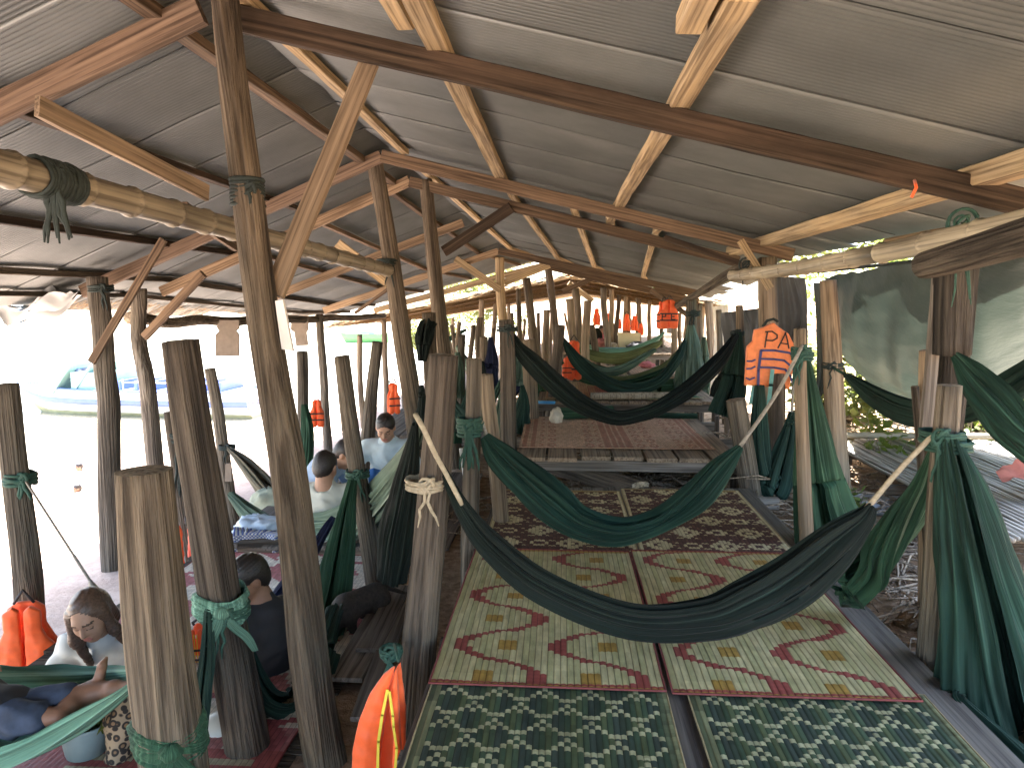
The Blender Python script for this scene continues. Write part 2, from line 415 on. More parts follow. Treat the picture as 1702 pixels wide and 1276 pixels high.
# ------------------------------------------------------------------ timber builders
def log(name, pts, r0, r1, mat, parent=None, bend=.012, sides=18, seed=None, square=False, ends=None, step=.055):
    """round or squared timber along pts; origin at its base, local Z along it"""
    pts = [Vector(p_) for p_ in pts]
    L = sum((pts[i+1] - pts[i]).length for i in range(len(pts) - 1))
    n = max(5, min(70, int(L / step)))
    sp = catmull(pts, n) if len(pts) > 2 else [pts[0].lerp(pts[1], i/(n-1)) for i in range(n)]
    sp = [Vector(a) for a in sp]
    sd_ = rnd.random() * 100 if seed is None else seed
    ax = (sp[-1] - sp[0]).normalized()
    x = Vector((1, 0, 0)); x = (x - ax * x.dot(ax)).normalized() if abs(ax.x) < .9 else ax.orthogonal().normalized()
    y = ax.cross(x)
    b = MB(); rings = []
    for i, c in enumerate(sp):
        t = i / (n - 1); r = lerp(r0, r1, t)
        c = c + x * bend * nz(t * L * 1.1, sd_) + y * bend * nz(t * L * 1.1, sd_ + 9)
        ring = []
        for j in range(sides):
            a = 2 * math.pi * j / sides
            ca, sa = math.cos(a), math.sin(a)
            if square:
                k = .93 / max(abs(ca), abs(sa)); k = min(k, 1.22); rad = r * k * (1 + .025 * nz(ca * 2 + sd_, sa * 2, t * L * 2))
            else:
                rad = r * (1 + .10 * nz(ca * 1.1 + sd_, sa * 1.1, t * L * .9) + .085 * nz(ca * 4.5 + sd_, sa * 4.5, t * L * 1.0)
                           + .05 * nz(ca * 9 + sd_, sa * 9, t * L * 2.2))
            ring.append(c + (x * ca + y * sa) * rad)
        rings.append(ring)
    for i, ring in enumerate(rings): b.v += ring
    for i in range(n - 1):
        for j in range(sides):
            b.f.append([i*sides+j, i*sides+(j+1) % sides, (i+1)*sides+(j+1) % sides, (i+1)*sides+j]); b.m.append(0)
    for top, i in ((False, 0), (True, n - 1)):
        c = sum(rings[i], Vector()) / sides + (ax if top else -ax) * .004
        tilt = x * rnd.uniform(-.12, .12)
        o = len(b.v)
        inner = [c + (q - c) * .55 + ax * rnd.uniform(-.003, .004) for q in rings[i]]
        b.v += inner + [c]
        for j in range(sides):
            k = (j + 1) % sides
            q1 = [i*sides+j, i*sides+k, o+k, o+j]; q2 = [o+j, o+k, o+sides]
            if not top: q1 = q1[::-1]; q2 = q2[::-1]
            b.flat.add(len(b.f)); b.f.append(q1); b.m.append(1)
            b.flat.add(len(b.f)); b.f.append(q2); b.m.append(1)
    me = mat if isinstance(mat, (list, tuple)) else [mat, M['endgrain']]
    return b.build(name, me, parent, origin=sp[0], axis=ax, roll=x)
def beam(name, p0, p1, w, h, mat, parent=None, up=(0, 0, 1), wob=.006, pts=None):
    """sawn timber, w across and h in the 'up' sense"""
    p0, p1 = Vector(p0), Vector(p1); ax = (p1 - p0).normalized()
    u = Vector(up); u = (u - ax * u.dot(ax)).normalized(); s = ax.cross(u)
    L = (p1 - p0).length; n = max(3, int(L / .12)); b = MB(); sd_ = rnd.random() * 50
    c = min(w, h) * .09
    prof = [(-w/2+c, -h/2), (w/2-c, -h/2), (w/2, -h/2+c), (w/2, h/2-c), (w/2-c, h/2), (-w/2+c, h/2), (-w/2, h/2-c), (-w/2, -h/2+c)]
    for i in range(n):
        t = i / (n - 1); q = p0.lerp(p1, t) + s * wob * nz(t*L*1.2, sd_) + u * wob * nz(t*L*1.2, sd_+5)
        for k, (a, e) in enumerate(prof):
            b.v.append(q + s * (a + .003 * nz(t*L*5, sd_, k)) + u * (e + .004 * nz(t*L*4, sd_+3, k)))
    for i in range(n - 1):
        for j in range(8):
            k = (j+1) % 8; b.flat.add(len(b.f)); b.f.append([i*8+j, i*8+k, (i+1)*8+k, (i+1)*8+j]); b.m.append(0)
    b.flat.add(len(b.f)); b.f.append(list(range(8))[::-1]); b.m.append(0)
    b.flat.add(len(b.f)); b.f.append([(n-1)*8+j for j in range(8)]); b.m.append(0)
    return b.build(name, mat, parent, origin=p0, axis=ax, roll=u)

# ------------------------------------------------------------------ the shelter with the ribbed metal roof
RY = [-4, 8.3, 13, 15.4]
def ridge(y): return Vector((interp(y, RY, [-1.66, -1.70, -1.12, -.35]), y, interp(y, RY, [3.26, 3.26, 2.78, 2.62])))
def eave_r(y): return Vector((interp(y, RY, [2.02, 2.02, 2.3, 2.6]), y, interp(y, RY, [2.37, 2.35, 2.05, 1.93])))
def eave_l(y): return Vector((interp(y, RY, [-4.47, -4.47, -4.1, -3.7]), y, interp(y, RY, [2.10, 2.10, 1.80, 1.76])))
LIFT = .115
def roof_pt(y, s, side):
    e = eave_r(y) if side > 0 else eave_l(y); a = ridge(y)
    q = a.lerp(e, s); q.z += LIFT
    return q
shelter = empty('shelter', (-1.6, 3.5, 0), 'long open timber shelter under a low ribbed metal roof, its ridge posts down the middle', 'shelter')
def roof_sheets(side):
    y = -3.4; k = 0; W = .82
    smax = 1.13 if side > 0 else 1.34
    while y < 15.2:
        y1 = min(y + W + .15, 15.4)
        pitch = .0365; n = int((y1 - y) / pitch * 6); rows = []
        ph = rnd.random() * 6; e0 = rnd.uniform(.012, .026); sk = smax + rnd.uniform(-.05, .06)
        if side < 0 and 3.4 < y < 7.5: sk -= .03
        S = [0, .08, .2, .35, .5, .65, .8, .92, 1.0]
        for si in S:
            s = si * sk if si else -.012
            row = []
            for i in range(n + 1):
                yy = lerp(y, y1, i / n)
                q = roof_pt(yy, s, side)
                q.z += .015 * math.sin(2*math.pi*(yy - y)/pitch) + e0 * (i/n) * 1.0 + min(1, s * 4 + .15) * .022 * nz(yy*.9, s*3 + side*7) + .010 * nz(yy*2.2 + k, s*5, ph)
                row.append(q)
            rows.append(row)
        b = MB(); b.grid(rows, uv=False)
        if side < 0: b.f = [q[::-1] for q in b.f]
        b.build('roof_sheet', M['roof'], shelter)
        y += W; k += 1
roof_sheets(1); roof_sheets(-1)
b = MB(); rows = []                                              # ridge capping
for i in range(60):
    y = -3.4 + i * 18.9 / 59; a = ridge(y); er = eave_r(y); el = eave_l(y)
    rows.append([a.lerp(el, .09) + V(0, 0, LIFT + .045), a + V(0, 0, LIFT + .075), a.lerp(er, .07) + V(0, 0, LIFT + .045)])
b.grid(rows, uv=False); b.build('ridge_cap', M['roof'], shelter)

def purlin(s, side, y0, y1, mat, w=.07, h=.05, dz=None):
    pts = []
    cuts = [y0] + [c for c in (8.3, 13) if y0 + .3 < c < y1 - .3] + [y1]
    for a, c in zip(cuts[:-1], cuts[1:]):
        p0, p1 = roof_pt(a, s, side), roof_pt(c, s, side)
        d = V(0, 0, -(h / 2 + .018 if dz is None else dz))
        beam('purlin', p0 + d, p1 + d, w, h, mat, shelter)
def sfrom(px, py, Y, side):
    q = P(px, py, Y); e = eave_r(Y) if side > 0 else eave_l(Y); a = ridge(Y)
    return (q.x - a.x) / (e.x - a.x)
SP, SD, SW, SR, SO = M['sawn_pale'], M['sawn_dark'], M['sawn'], M['sawn_red'], M['sawn_orange']
# right slope purlins
purlin(.06, 1, -.5, 7.0, SP); purlin(.30, 1, 2.75, 7.6, SP, .10, .06); purlin(.272, 1, -1.5, 3.25, SP, .08, .07)
purlin(.595, 1, 2.3, 9.2, SP, .095, .06); purlin(.565, 1, -1.5, 2.6, SP, .09, .07)
purlin(.06, 1, 7.6, 15, SP); purlin(.305, 1, 7.9, 15, SP); purlin(.485, 1, 8.0, 14.8, SP); purlin(.73, 1, 7.8, 15, SP)
purlin(.955, 1, -2.0, 8.4, SP, .13, .09)
# left slope purlins
purlin(.062, -1, -1, 3.3, SW); purlin(.08, -1, 3.2, 8.6, SW, .09, .06); purlin(.40, -1, 3.0, 8.0, SD, .07, .05)
purlin(.42, -1, 8.0, 15, SW); purlin(.76, -1, 3.6, 9, SD, .07, .06); purlin(.72, -1, 9.0, 15, SW); purlin(.12, -1, 8.5, 15, SW)
purlin(1.02, -1, 4.0, 15, M['bark'], .06, .06); purlin(1.18, -1, 5.0, 15, M['bark'], .05, .05)
# rafters (pairs), a little below the purlins
def rafter(Y, side, mat, w=.055, h=.115, s0=0., s1=1., dz=0.):
    a = ridge(Y).lerp(eave_r(Y) if side > 0 else eave_l(Y), s0) ; c = ridge(Y).lerp(eave_r(Y) if side > 0 else eave_l(Y), s1)
    d = V(0, 0, -.02 + dz); beam('rafter', a + d, c + d, w, h, mat, shelter)
rafter(3.5, 1, SD, s0=.02, s1=1.02); rafter(3.5, -1, SR, h=.13, s1=1.1)
rafter(7.0, 1, SW, s1=1.02); rafter(7.0, -1, SR, h=.12, s1=1.08)
rafter(8.3, 1, SW, s1=.97, dz=-.03); rafter(8.3, -1, SO, s1=1.05, dz=-.02)
rafter(10.6, -1, SO, s1=1.05); rafter(13, -1, SO, s1=1.05); rafter(13, 1, SW, s1=1.0)
rafter(15.2, 1, SW, w=.07, h=.13, s1=1.05); rafter(15.2, -1, SP, s1=1.05)
rafter(-.6, 1, SD); rafter(-.6, -1, SR)
# ridge posts and eave posts (parts of the shelter)
def post_px(name, top, bot, Y, wt, wb, mat, parent=None, square=False, zb=None, Yb=None, bend=.03, mid=None):
    a = P(top[0], top[1], Y); c = P(bot[0], bot[1], Yb or Y)
    d = c - a
    zb = ground_z(c.x, c.y) - .04 if zb is None else zb
    t = (zb - a.z) / d.z if abs(d.z) > .05 else 1
    e = a + d * max(t, 1.0) if c.z > zb else c
    pts = [e, a] if mid is None else [e] + [P(m_[0], m_[1], m_[2] if len(m_) > 2 else Y) for m_ in mid] + [a]
    ra, rb = pr(wt, Y) / 2, pr(wb, Y) / 2
    return log(name, pts, rb, ra, mat, parent, bend=bend, square=square)
post_px('ridge_post', (374, -10), (548, 1276), 3.36, 43, 62, M['bark'], shelter, mid=[(487, 870, 2.98), (425, 450, 3.2)], Yb=2.8)
post_px('ridge_post', (624, 272), (690, 700), 7.05, 26, 34, M['bark'], shelter)
post_px('ridge_post', (709, 300), (738, 590), 8.35, 22, 28, M['bark'], shelter)
post_px('ridge_post', (829, 428), (836, 560), 13, 15, 17, M['sawn_pale'], shelter)
post_px('ridge_post', (874, 462), (890, 575), 14.4, 13, 15, M['bark'], shelter)
post_px('ridge_post', (912, 445), (925, 560), 15.25, 12, 14, M['bark'], shelter)
post_px('eave_post', (163, 460), (190, 985), 6.75, 34, 38, M['bark_grey'], shelter, mid=[(180, 720), (174, 600)])
post_px('eave_post', (232, 480), (262, 790), 8.0, 24, 30, M['bark_grey'], shelter, mid=[(250, 680), (236, 580)], bend=.06)
post_px('eave_post', (530, 522), (545, 740), 11.5, 13, 16, M['bark_grey'], shelter)
post_px('eave_post', (1274, 428), (1280, 860), 6.95, 27, 28, M['peeled'], shelter, square=True)
post_px('eave_post', (1178, 500), (1186, 660), 12.4, 13, 15, M['peeled'], shelter)
post_px('eave_post', (1592, 395), (1572, 720), 3.55, 40, 42, M['bark_black'], shelter, square=True)
# braces
def bpx(p0, Y0, p1, Y1, w, h, mat, up=(0, 1, 0)):
    return beam('brace', P(*p0, Y0), P(*p1, Y1), w, h, mat, shelter, up)
bpx((614, 104), 3.6, (455, 490), 3.22, .09, .04, M['plank_tan'])
bpx((738, 418), 8.4, (850, 345), 8.25, .12, .05, SD)
bpx((272, 398), 6.62, (152, 602), 6.55, .07, .04, SW)
bpx((338, 455), 7.8, (240, 560), 7.9, .09, .05, SW)
bpx((62, 176), 3.4, (345, 322), 4.6, .1, .03, M['plank_tan'], (1, 0, 0)); bpx((307, 349), 4.4, (392, 408), 5.6, .1, .03, SW, (1, 0, 0))
bpx((560, 405), 6.8, (665, 485), 7.1, .1, .04, SP)
bpx((913, 440), 13.2, (838, 470), 13.05, .12, .05, SP); bpx((757, 430), 12.9, (832, 482), 12.9, .12, .05, SP)
bpx((1105, 395), 7.2, (1235, 440), 6.9, .05, .05, SD); bpx((1230, 400), 6.8, (1280, 480), 6.75, .06, .05, SP)
bpx((1082, 482), 12.6, (1145, 525), 12.2, .08, .05, SW)
bpx((935, 485), 15.3, (990, 460), 15.2, .1, .05, SW); bpx((985, 500), 15.4, (945, 470), 15.3, .1, .05, SP)
bpx((590, 520), 11.4, (645, 480), 11.3, .05, .04, SW)
# eave timbers on the right, the dark stub of a roof post, log beam
def along(name, x, z, y0, y1, w, h, mat): return beam(name, (x, y0, z), (x + .03, y1, z), w, h, mat, shelter)
q = P(1640, 345, 3.5); along('eave_beam', q.x + .02, q.z - .10, .4, 4.6, .07, .11, SO)
a, c = P(1540, 440, 3.38), P(1702, 392, 2.7); log('eave_beam', [a, c, c + (c - a) * 1.5], .062, .07, [M['bark_dark'], SO], shelter)
log('eave_beam', [P(1240, 440, 6.8), P(1130, 505, 10.5), P(1110, 515, 12.5)], .05, .04, M['bark'], shelter)
post_px('post_stub', (1588, 440), (1584, 590), 3.42, 54, 48, [M['bark_black'], M['sawn_pale']], shelter, square=True, zb=P(1584, 590, 3.42).z)
beam('brace', P(1560, 440, 3.5), P(1536, 735, 3.5), .05, .03, M['plank_grey'], shelter, (0, 1, 0))
post_px('post_stub', (1540, 582), (1543, 900), 3.75, 25, 28, M['plank_tan'], shelter)
post_px('post_stub', (1521, 642), (1530, 760), 3.7, 12, 14, M['bark_dark'], shelter)
def bamboo(name, p0, p1, r, mat, parent=None, node=.33, sag=0.):
    p0, p1 = Vector(p0), Vector(p1); L = (p1 - p0).length; ax = (p1 - p0).normalized()
    t = 0.; b = MB(); prof = []
    while t < L:
        for d, k in ((0, 1.0), (.012, 1.10), (.022, 1.12), (.032, 1.01), (.06, .97), (node - .05, .97)):
            if t + d < L: prof.append((t + d, r * k))
        t += node * rnd.uniform(.8, 1.2)
    prof.append((L, r))
    pts = [p0 + ax * d + V(0, 0, -sag * 4 * (d/L) * (1 - d/L)) for d, _ in prof]
    b.tube(pts, [k for _, k in prof], 16)
    return b.build(name, mat, parent, origin=p0, axis=ax)
# the two bamboo rails tied to the posts
a, c = P(-60, 262, 2.15), P(655, 452, 7.2)
a = a + (a - c) * .3
q = bamboo('bamboo_rail', a, c, .058, M['bamboo']); tag(q, 'pale bamboo pole tied along the middle roof posts with green twine', 'bamboo pole')
a, c = P(1218, 458, 7.0), P(1702, 352, 2.75)
q = bamboo('bamboo_rail', a, c + (c - a) * .35, .05, M['bamboo'], node=.42, sag=.05); tag(q, 'long pale bamboo pole under the right eave, in front of the green tarpaulin', 'bamboo pole')
a, c = P(215, 530, 8.0), P(420, 534, 9.5)
q = log('eave_pole', [a, c, P(640, 524, 15)], .065, .05, M['bark'], bend=.05); tag(q, 'thin bark pole hung level under the left eave over the beach', 'pole')
# torn roof pieces at the left eave
q = MB()
for k in range(7):
    cx, cy = 30 + k * 12, 500 + rnd.uniform(-10, 12); Y = 6.9 + rnd.uniform(-.3, .5)
    rows = []
    for i in range(8):
        t = i / 7
        rows.append([P(cx - 40 + 70 * t + 10 * s, cy + 22 - 34 * t + 10 * s * math.sin(t * 5 + k) + (8 if s > 0 else 0), Y + .12 * s + .1 * nz(t*3, k)) for s in (-1, -.3, .4, 1)])
    q.grid(rows, uv=False)
o = q.build('torn_roof_flap', M['roof'], shelter)
# thatch fringe at the far left eave
q = MB()
for k in range(500):
    y = rnd.uniform(7.5, 15); e = roof_pt(y, 1.30, -1)
    a = e + V(rnd.uniform(-.05, .25), 0, rnd.uniform(.0, .05)); d = V(-rnd.uniform(.1, .4), rnd.uniform(-.08, .08), -rnd.uniform(.02, .16))
    w = V(0, .012, 0); q.add([a - w, a + w, a + d + w * .4, a + d - w * .4], [(0, 1, 2, 3)])
q.build('thatch_fringe', M['thatch'], shelter)

# ------------------------------------------------------------------ thatched shelter further on
th = empty('thatched_shelter', (0, 20, .5), 'thatched timber shelter beyond the end of the metal roof, many thin posts inside', 'shelter')
TY0, TY1 = 15.6, 34.
def th_pt(y, s, side):
    k = (y - TY0) / (TY1 - TY0)
    a = V(.15 + .6 * k, y, 2.42 - .36 * k); e = V(3.1 + .8 * k, y, 1.86 - .22 * k) if side > 0 else V(-4.6, y, 1.46 - .2 * k)
    return a.lerp(e, s)
for side in (1, -1):
    b = MB(); rows = []
    for i in range(46):
        y = lerp(TY0, TY1, i / 45)
        rows.append([th_pt(y, s / 14 * 1.08, side) + V(0, 0, .07 + .05 * nz(y * 2, s * .8, side)) for s in range(15)])
    b.grid(rows, uv=False)
    b.build('thatch_roof', M['thatch'], th)
    b = MB()
    for k in range(3400):
        y = TY0 - .1 + (rnd.random() ** 1.6) * 9; s = rnd.random() * 1.06
        a = th_pt(y, s, side) + V(0, 0, .02 + rnd.uniform(-.05, .05))
        c = th_pt(y + rnd.uniform(-.15, .15), min(s + rnd.uniform(.06, .2), 1.14), side) + V(0, 0, rnd.uniform(-.07, .05))
        w = V(0, .011, .005); b.add([a - w, a + w, c + w * .6, c - w * .6], [(0, 1, 2, 3)])
    b.build('straw', M['thatch'], th)
    for y in (15.75, 18, 21, 25):
        beam('rafter', th_pt(y, 0, side), th_pt(y, 1.05, side), .06, .1, SP if y < 17 else SW, th)
    for s in (.3, .62, .93):
        beam('purlin', th_pt(15.6, s, side) + V(0, 0, .02), th_pt(27, s, side) + V(0, 0, .02), .06, .05, SW, th)
for (px, Y, side, s) in [(930, 15.8, 1, .0), (1085, 16.2, 1, .0), (1000, 19, 1, 0)]:
    pass
for (x, y) in [(.3, 17.2), (.35, 21.5), (.5, 26), (-4, 16.5), (-4, 19), (-4.1, 22.5), (-4, 27), (3.0, 16.6), (3.2, 19.5), (3.4, 23), (-1.8, 16.2), (-1.9, 20), (-1.7, 24), (1.9, 18.4), (1.95, 22)]:
    z = 2.4 - .2 * abs(x - .3) - .36 * (y - 15.6) / 18.4 - .04
    log('post', [(x, y, ground_z(x, y) - .03), (x + rnd.uniform(-.08, .08), y, z)], .075, .06, M['peeled'], th, bend=.05, sides=12)
# ------------------------------------------------------------------ free standing hammock posts
BK, BG, BD, PE = M['bark'], M['bark_grey'], M['bark_dark'], M['peeled']
POSTS = [  # top, bottom px, depth, widths, material, label, squared
 ((243, 780), (287, 1276), 2.15, 96, 124, BK, 'thickest hammock post, sawn flat on top, low green cloth tied round it', 0),
 ((300, 566), (405, 1250), 2.85, 60, 82, BD, 'tall leaning flat-topped post with a green cloth knot, before the man in black', 0),
 ((10, 638), (62, 1100), 3.9, 40, 54, BG, 'dark leaning post with a rope and an orange vest, behind the woman', 0),
 ((350, 612), (378, 800), 7.6, 19, 24, BG, 'thin split-topped post close behind the tall leaning flat-topped post', 0),
 ((284, 684), (322, 960), 5.6, 20, 28, BD, 'thin dark post with an orange life vest on its foot, between two thicker posts', 0),
 ((503, 584), (506, 800), 9.0, 19, 21, BG, 'post holding a hanging green hammock beside a small orange vest over the beach', 0),
 ((566, 592), (641, 1085), 4.6, 26, 38, BG, 'leaning post wrapped with green hammock rope, next to the two men sitting back to us', 0),
 ((627, 568), (608, 745), 8.2, 18, 30, BG, 'post leaning right, behind the man in the pale blue shirt', 0),
 ((738, 590), (695, 1135), 3.0, 50, 64, BD, 'stout crooked post with tan rope loops at the left edge of the woven mats', 0),
 ((785, 596), (782, 900), 4.15, 27, 30, BG, 'post with a green net knot, right of the stout crooked post', 0),
 ((811, 622), (832, 870), 4.7, 24, 30, PE, 'short reddish peeled post with splintered top behind the second hammock', 0),
 ((841, 532), (846, 755), 6.4, 26, 29, BD, 'dark squared post holding the left end of the hammock over the pink mat', 1),
 ((880, 564), (886, 705), 8.0, 23, 25, PE, 'pale brown post behind the dark squared post at the pink mat', 0),
 ((930, 540), (918, 655), 9.2, 16, 20, BD, 'short dark post with orange vests behind it, left end of a striped hammock', 0),
 ((712, 520), (716, 590), 7.9, 24, 26, BK, 'post with a dark hammock bundle coiled round its top', 0),
 ((1222, 664), (1250, 830), 5.85, 31, 36, BG, 'short grey flat-topped stump at the right corner of the pink mat deck', 0),
 ((1330, 546), (1338, 905), 4.35, 19, 26, PE, 'slim pale post with green rope on its head, right end of the second hammock', 0),
 ((1378, 466), (1396, 830), 5.9, 27, 33, PE, 'tall pale round post in front of the green tarpaulin edge', 0),
 ((1577, 640), (1542, 1150), 3.0, 37, 50, BG, 'weathered round post tied with green rope where the nearest hammock ends at right', 0),
 ((1226, 508), (1228, 700), 7.3, 12, 20, PE, 'thin pale post holding the right end of the hammock over the pink mat', 0),
 ((1148, 498), (1150, 640), 9.6, 16, 18, BG, 'post under a bunch of orange vests with a green hammock bundle hung down it', 0),
 ((1292, 620), (1292, 830), 6.3, 26, 26, BD, 'dark post straight below the orange vest with black letters', 0),
]
for (t, bt, Y, wt, wb, mt, lab, sq) in POSTS:
    o = post_px('hammock_post', t, bt, Y, wt, wb, mt, None, bool(sq), bend=.03)
    tag(o, lab, 'post', 'posts for hanging hammocks')
# crowd of thin posts in the far half (nothing in the photo tells most of these apart)
far = [(945, 497, 590, 11, 12), (958, 480, 590, 13.5, 10), (975, 500, 610, 11.5, 13), (1003, 478, 565, 15, 10), (1018, 480, 570, 16, 8), (1027, 490, 560, 17, 7),
       (1040, 492, 560, 18, 7), (1062, 497, 560, 18, 7), (1080, 500, 560, 20, 6), (905, 515, 640, 10.3, 11), (863, 480, 590, 14, 8), (851, 520, 600, 12, 9),
       (800, 528, 590, 11, 10), (806, 560, 660, 9, 14), (786, 540, 610, 13, 8), (765, 535, 590, 14, 7), (770, 556, 640, 9.5, 12), (750, 540, 585, 15, 6), (742, 530, 580, 16, 6),
       (760, 552, 575, 18, 5), (820, 546, 580, 17, 5), (870, 530, 580, 19, 5), (895, 520, 570, 20, 6), (918, 512, 570, 19, 6), (1100, 505, 565, 17, 6), (1115, 512, 600, 13, 9),
       (1163, 505, 610, 11.5, 10), (1195, 515, 620, 10, 9), (985, 540, 600, 12, 11), (1008, 525, 560, 22, 5), (1050, 530, 560, 24, 4), (940, 520, 560, 24, 4), (877, 545, 575, 24, 4),
       (840, 540, 575, 22, 4), (660, 540, 600, 14, 7), (596, 556, 640, 13, 9), (1128, 520, 575, 20, 6), (1207, 540, 640, 9.2, 10)]
for (px, y0, y1, Y, w) in far:
    o = post_px('hammock_post', (px, y0), (px + rnd.uniform(-3, 9), y1), Y, w, w * 1.15, rnd.choice([PE, PE, BK, BG]), None, bend=.06)
    tag(o, 'thin brown post among the many posts in the far half of the shelter', 'post', 'thin posts in the far half of the shelter')

# ------------------------------------------------------------------ sleeping decks
def deck(label, x0, x1, y0, y1, z, pw=.2, gap=.012, mat=None, along_y=True, under=True, leg_h=True, skew=0.):
    root = empty('sleeping_platform', ((x0 + x1) / 2, (y0 + y1) / 2, z - .4), label, 'platform', 'plank platforms for the mats')
    b = MB(); t = .032
    n = int(((x1 - x0) if along_y else (y1 - y0)) / pw)
    for i in range(n):
        e0, e1 = rnd.uniform(-.05, .04), rnd.uniform(-.04, .06); dz = rnd.uniform(-.004, .0)
        if along_y:
            c = (x0 + (i + .5) * (x1 - x0) / n, (y0 + y1) / 2 + (e0 + e1) / 2, z - t / 2 + dz); s = ((x1 - x0) / n - gap, y1 - y0 - e0 + e1, t)
        else:
            c = ((x0 + x1) / 2 + (e0 + e1) / 2, y0 + (i + .5) * (y1 - y0) / n, z - t / 2 + dz); s = (x1 - x0 - e0 + e1, (y1 - y0) / n - gap, t)
        b.box(c, s, Matrix.Rotation(rnd.uniform(-.006, .006), 3, 'Z'))
    ax = (0, 1, 0) if along_y else (1, 0, 0)
    b.build('deck', mat or M['plank_tan'], root, origin=((x0+x1)/2, (y0+y1)/2, z), axis=ax, roll=(0, 0, 1))
    m = max(2, int((y1 - y0) / .8) + 1)
    for i in range(m):
        y = lerp(y0 + .07, y1 - .07, i / (m - 1))
        if along_y: beam('joist', (x0 - (.02 if x0 == -.505 else .12), y, z - .085), (x1 + .12 + rnd.random() * .15, y, z - .085), .06, .09, M['plank_grey'], root)
        for x in (x0 + .05, x1 - .05):
            g = ground_z(x, y)
            if z - .13 - g > .08: log('leg', [(x, y, g - .03), (x, y, z - .135)], .05, .045, BD, root, sides=10)
    return root
deck('near plank platform carrying the green, cream and dark brown mats', -.505, 1.46, .5, 5.68, .46, mat=M['plank_grey'])
deck('raised plank platform under the pink woven mat', -.39, 1.49, 6.03, 8.2, .62, pw=.26, gap=.03, mat=M['plank_tan'])
deck('plank platform behind the pink one, strewn with rolled mats', -.3, 1.9, 8.9, 11.0, .70, mat=M['plank_tan'])
deck('sunlit plank platform further back with hammocks low above it', -.2, 2.1, 11.6, 13.4, .74, mat=M['plank_tan'])
deck('farthest plank platform, under boxes and bundles', 0., 2.4, 15, 18.5, .85, mat=M['plank_tan'])
deck('low plank platform on the left with the red and white mat', -2.75, -1.12, 2.35, 5.25, .02, pw=.16, mat=M['bark_dark'], along_y=False)
deck('low plank platform on the left where the three men sit', -2.7, -.85, 5.4, 7.9, .03, mat=M['plank_grey'])
deck('plank platform in the left rear behind the crooked post', -2.4, -.6, 8.6, 11, .3, mat=M['plank_grey'])
# loose weathered boards between the two decks
for k, (a, c, w, lab) in enumerate([((572, 1130), (648, 1000), .17, 'broad weathered board with broken end, beside the low left mat'),
                               ((598, 1195), (668, 1005), .10, 'narrow weathered board nearest the orange vest in front'),
                               ((612, 1080), (664, 975), .13, 'cracked board under the crouching dark dog')]):
    z = .07 + .02 * k
    def onz(p_, z_):
        d = ray(*p_); return CAM + d * ((z_ - CAM.z) / d.z)
    p0, p1 = onz(a, z), onz(c, z + .03)
    o = beam('loose_board', p0, p1, w, .022, M['plank_grey'], None, (0, 0, 1), wob=.015); tag(o, lab, 'board')
for (a, c, Y0, Y1, lab) in [((400, 903), (608, 893), 5.45, 5.5, 'dark edge board of the bench in front of the seated men'), ]:
    o = beam('edge_board', P(*a, Y0), P(*c, Y1), .12, .05, M['bark_dark'], None); tag(o, lab, 'board')

o = log('leaning_plank', [P(915, 770, 6.9), P(1065, 818, 5.7)], .085, .085, M['bark_dark'], square=True); tag(o, 'old split log lying aslant on the earth under the pink mat deck', 'log')

# ------------------------------------------------------------------ woven mats
def woven(label, x0, x1, y0, y1, z, ncol, nrow, fn, border, rot=0., rib=.0035, cat='mat', group='woven sleeping mats', wav=.006, edge=.008, seam_shade=.55):
    W, L = x1 - x0, y1 - y0; b = MB(); b.c = []
    sdn = rnd.random() * 30; Rz = Matrix.Rotation(rot, 3, 'Z'); ctr = V((x0+x1)/2, (y0+y1)/2, 0)
    def pos(x, y, h):
        q = Rz @ (V(x, y, 0) - ctr) + ctr
        dist = min(x - x0, x1 - x, y - y0, y1 - y)
        return V(q.x + .004 * nz(y * 3, sdn, x), q.y, z + h + (wav * (nz(x * 1.7, y * 1.7, sdn) + .6 * nz(x * 5, y * 5, sdn)) if dist > .02 else 0) + wav * .9)
    xs = []
    for i in range(ncol):
        xs += [x0 + W * i / ncol, x0 + W * (i + .16) / ncol, x0 + W * (i + .58) / ncol]
    xs.append(x1)
    for j in range(nrow + 1):
        y = y0 + L * j / nrow
        for k, x in enumerate(xs): b.v.append(pos(x, y, (0, .45 * rib, rib)[k % 3]))
    nx = len(xs)
    for j in range(nrow):
        for k in range(nx - 1):
            b.f.append([j*nx+k, j*nx+k+1, (j+1)*nx+k+1, (j+1)*nx+k]); b.m.append(0)
            c_ = fn(k // 3, j, ncol, nrow)
            b.c.append(tuple(x * seam_shade for x in c_) if k % 3 == 0 else c_)       # stitched gap between two straws: straw colour darkened to paint in the rib shading
    root = b.build('woven_mat', M['mat'], None, origin=(ctr.x, ctr.y, z)); tag(root, label, cat, group)
    if border:
        t = MB(); loop = []
        for (ax, ay, bx, by) in ((x0, y0, x1, y0), (x1, y0, x1, y1), (x1, y1, x0, y1), (x0, y1, x0, y0)):
            for i in range(24): loop.append(pos(lerp(ax, bx, i/24), lerp(ay, by, i/24), .001))
        loop.append(loop[0]); loop.append(loop[1])
        t.tube(loop, edge * .55, 6, cap=False)
        t.build('binding', border, root)
    return root
def jit(c, i, j, a=.12):
    v = 1 + a * (((i * 7919 + j * 104729 + (i*j) * 31) % 997) / 997 - .5) * 2
    return tuple(min(1, x * v) for x in c)
CREAM = (.64, .58, .34); CREAM2 = (.56, .53, .29); REDW = (.38, .095, .085); OCH = (.47, .29, .075)
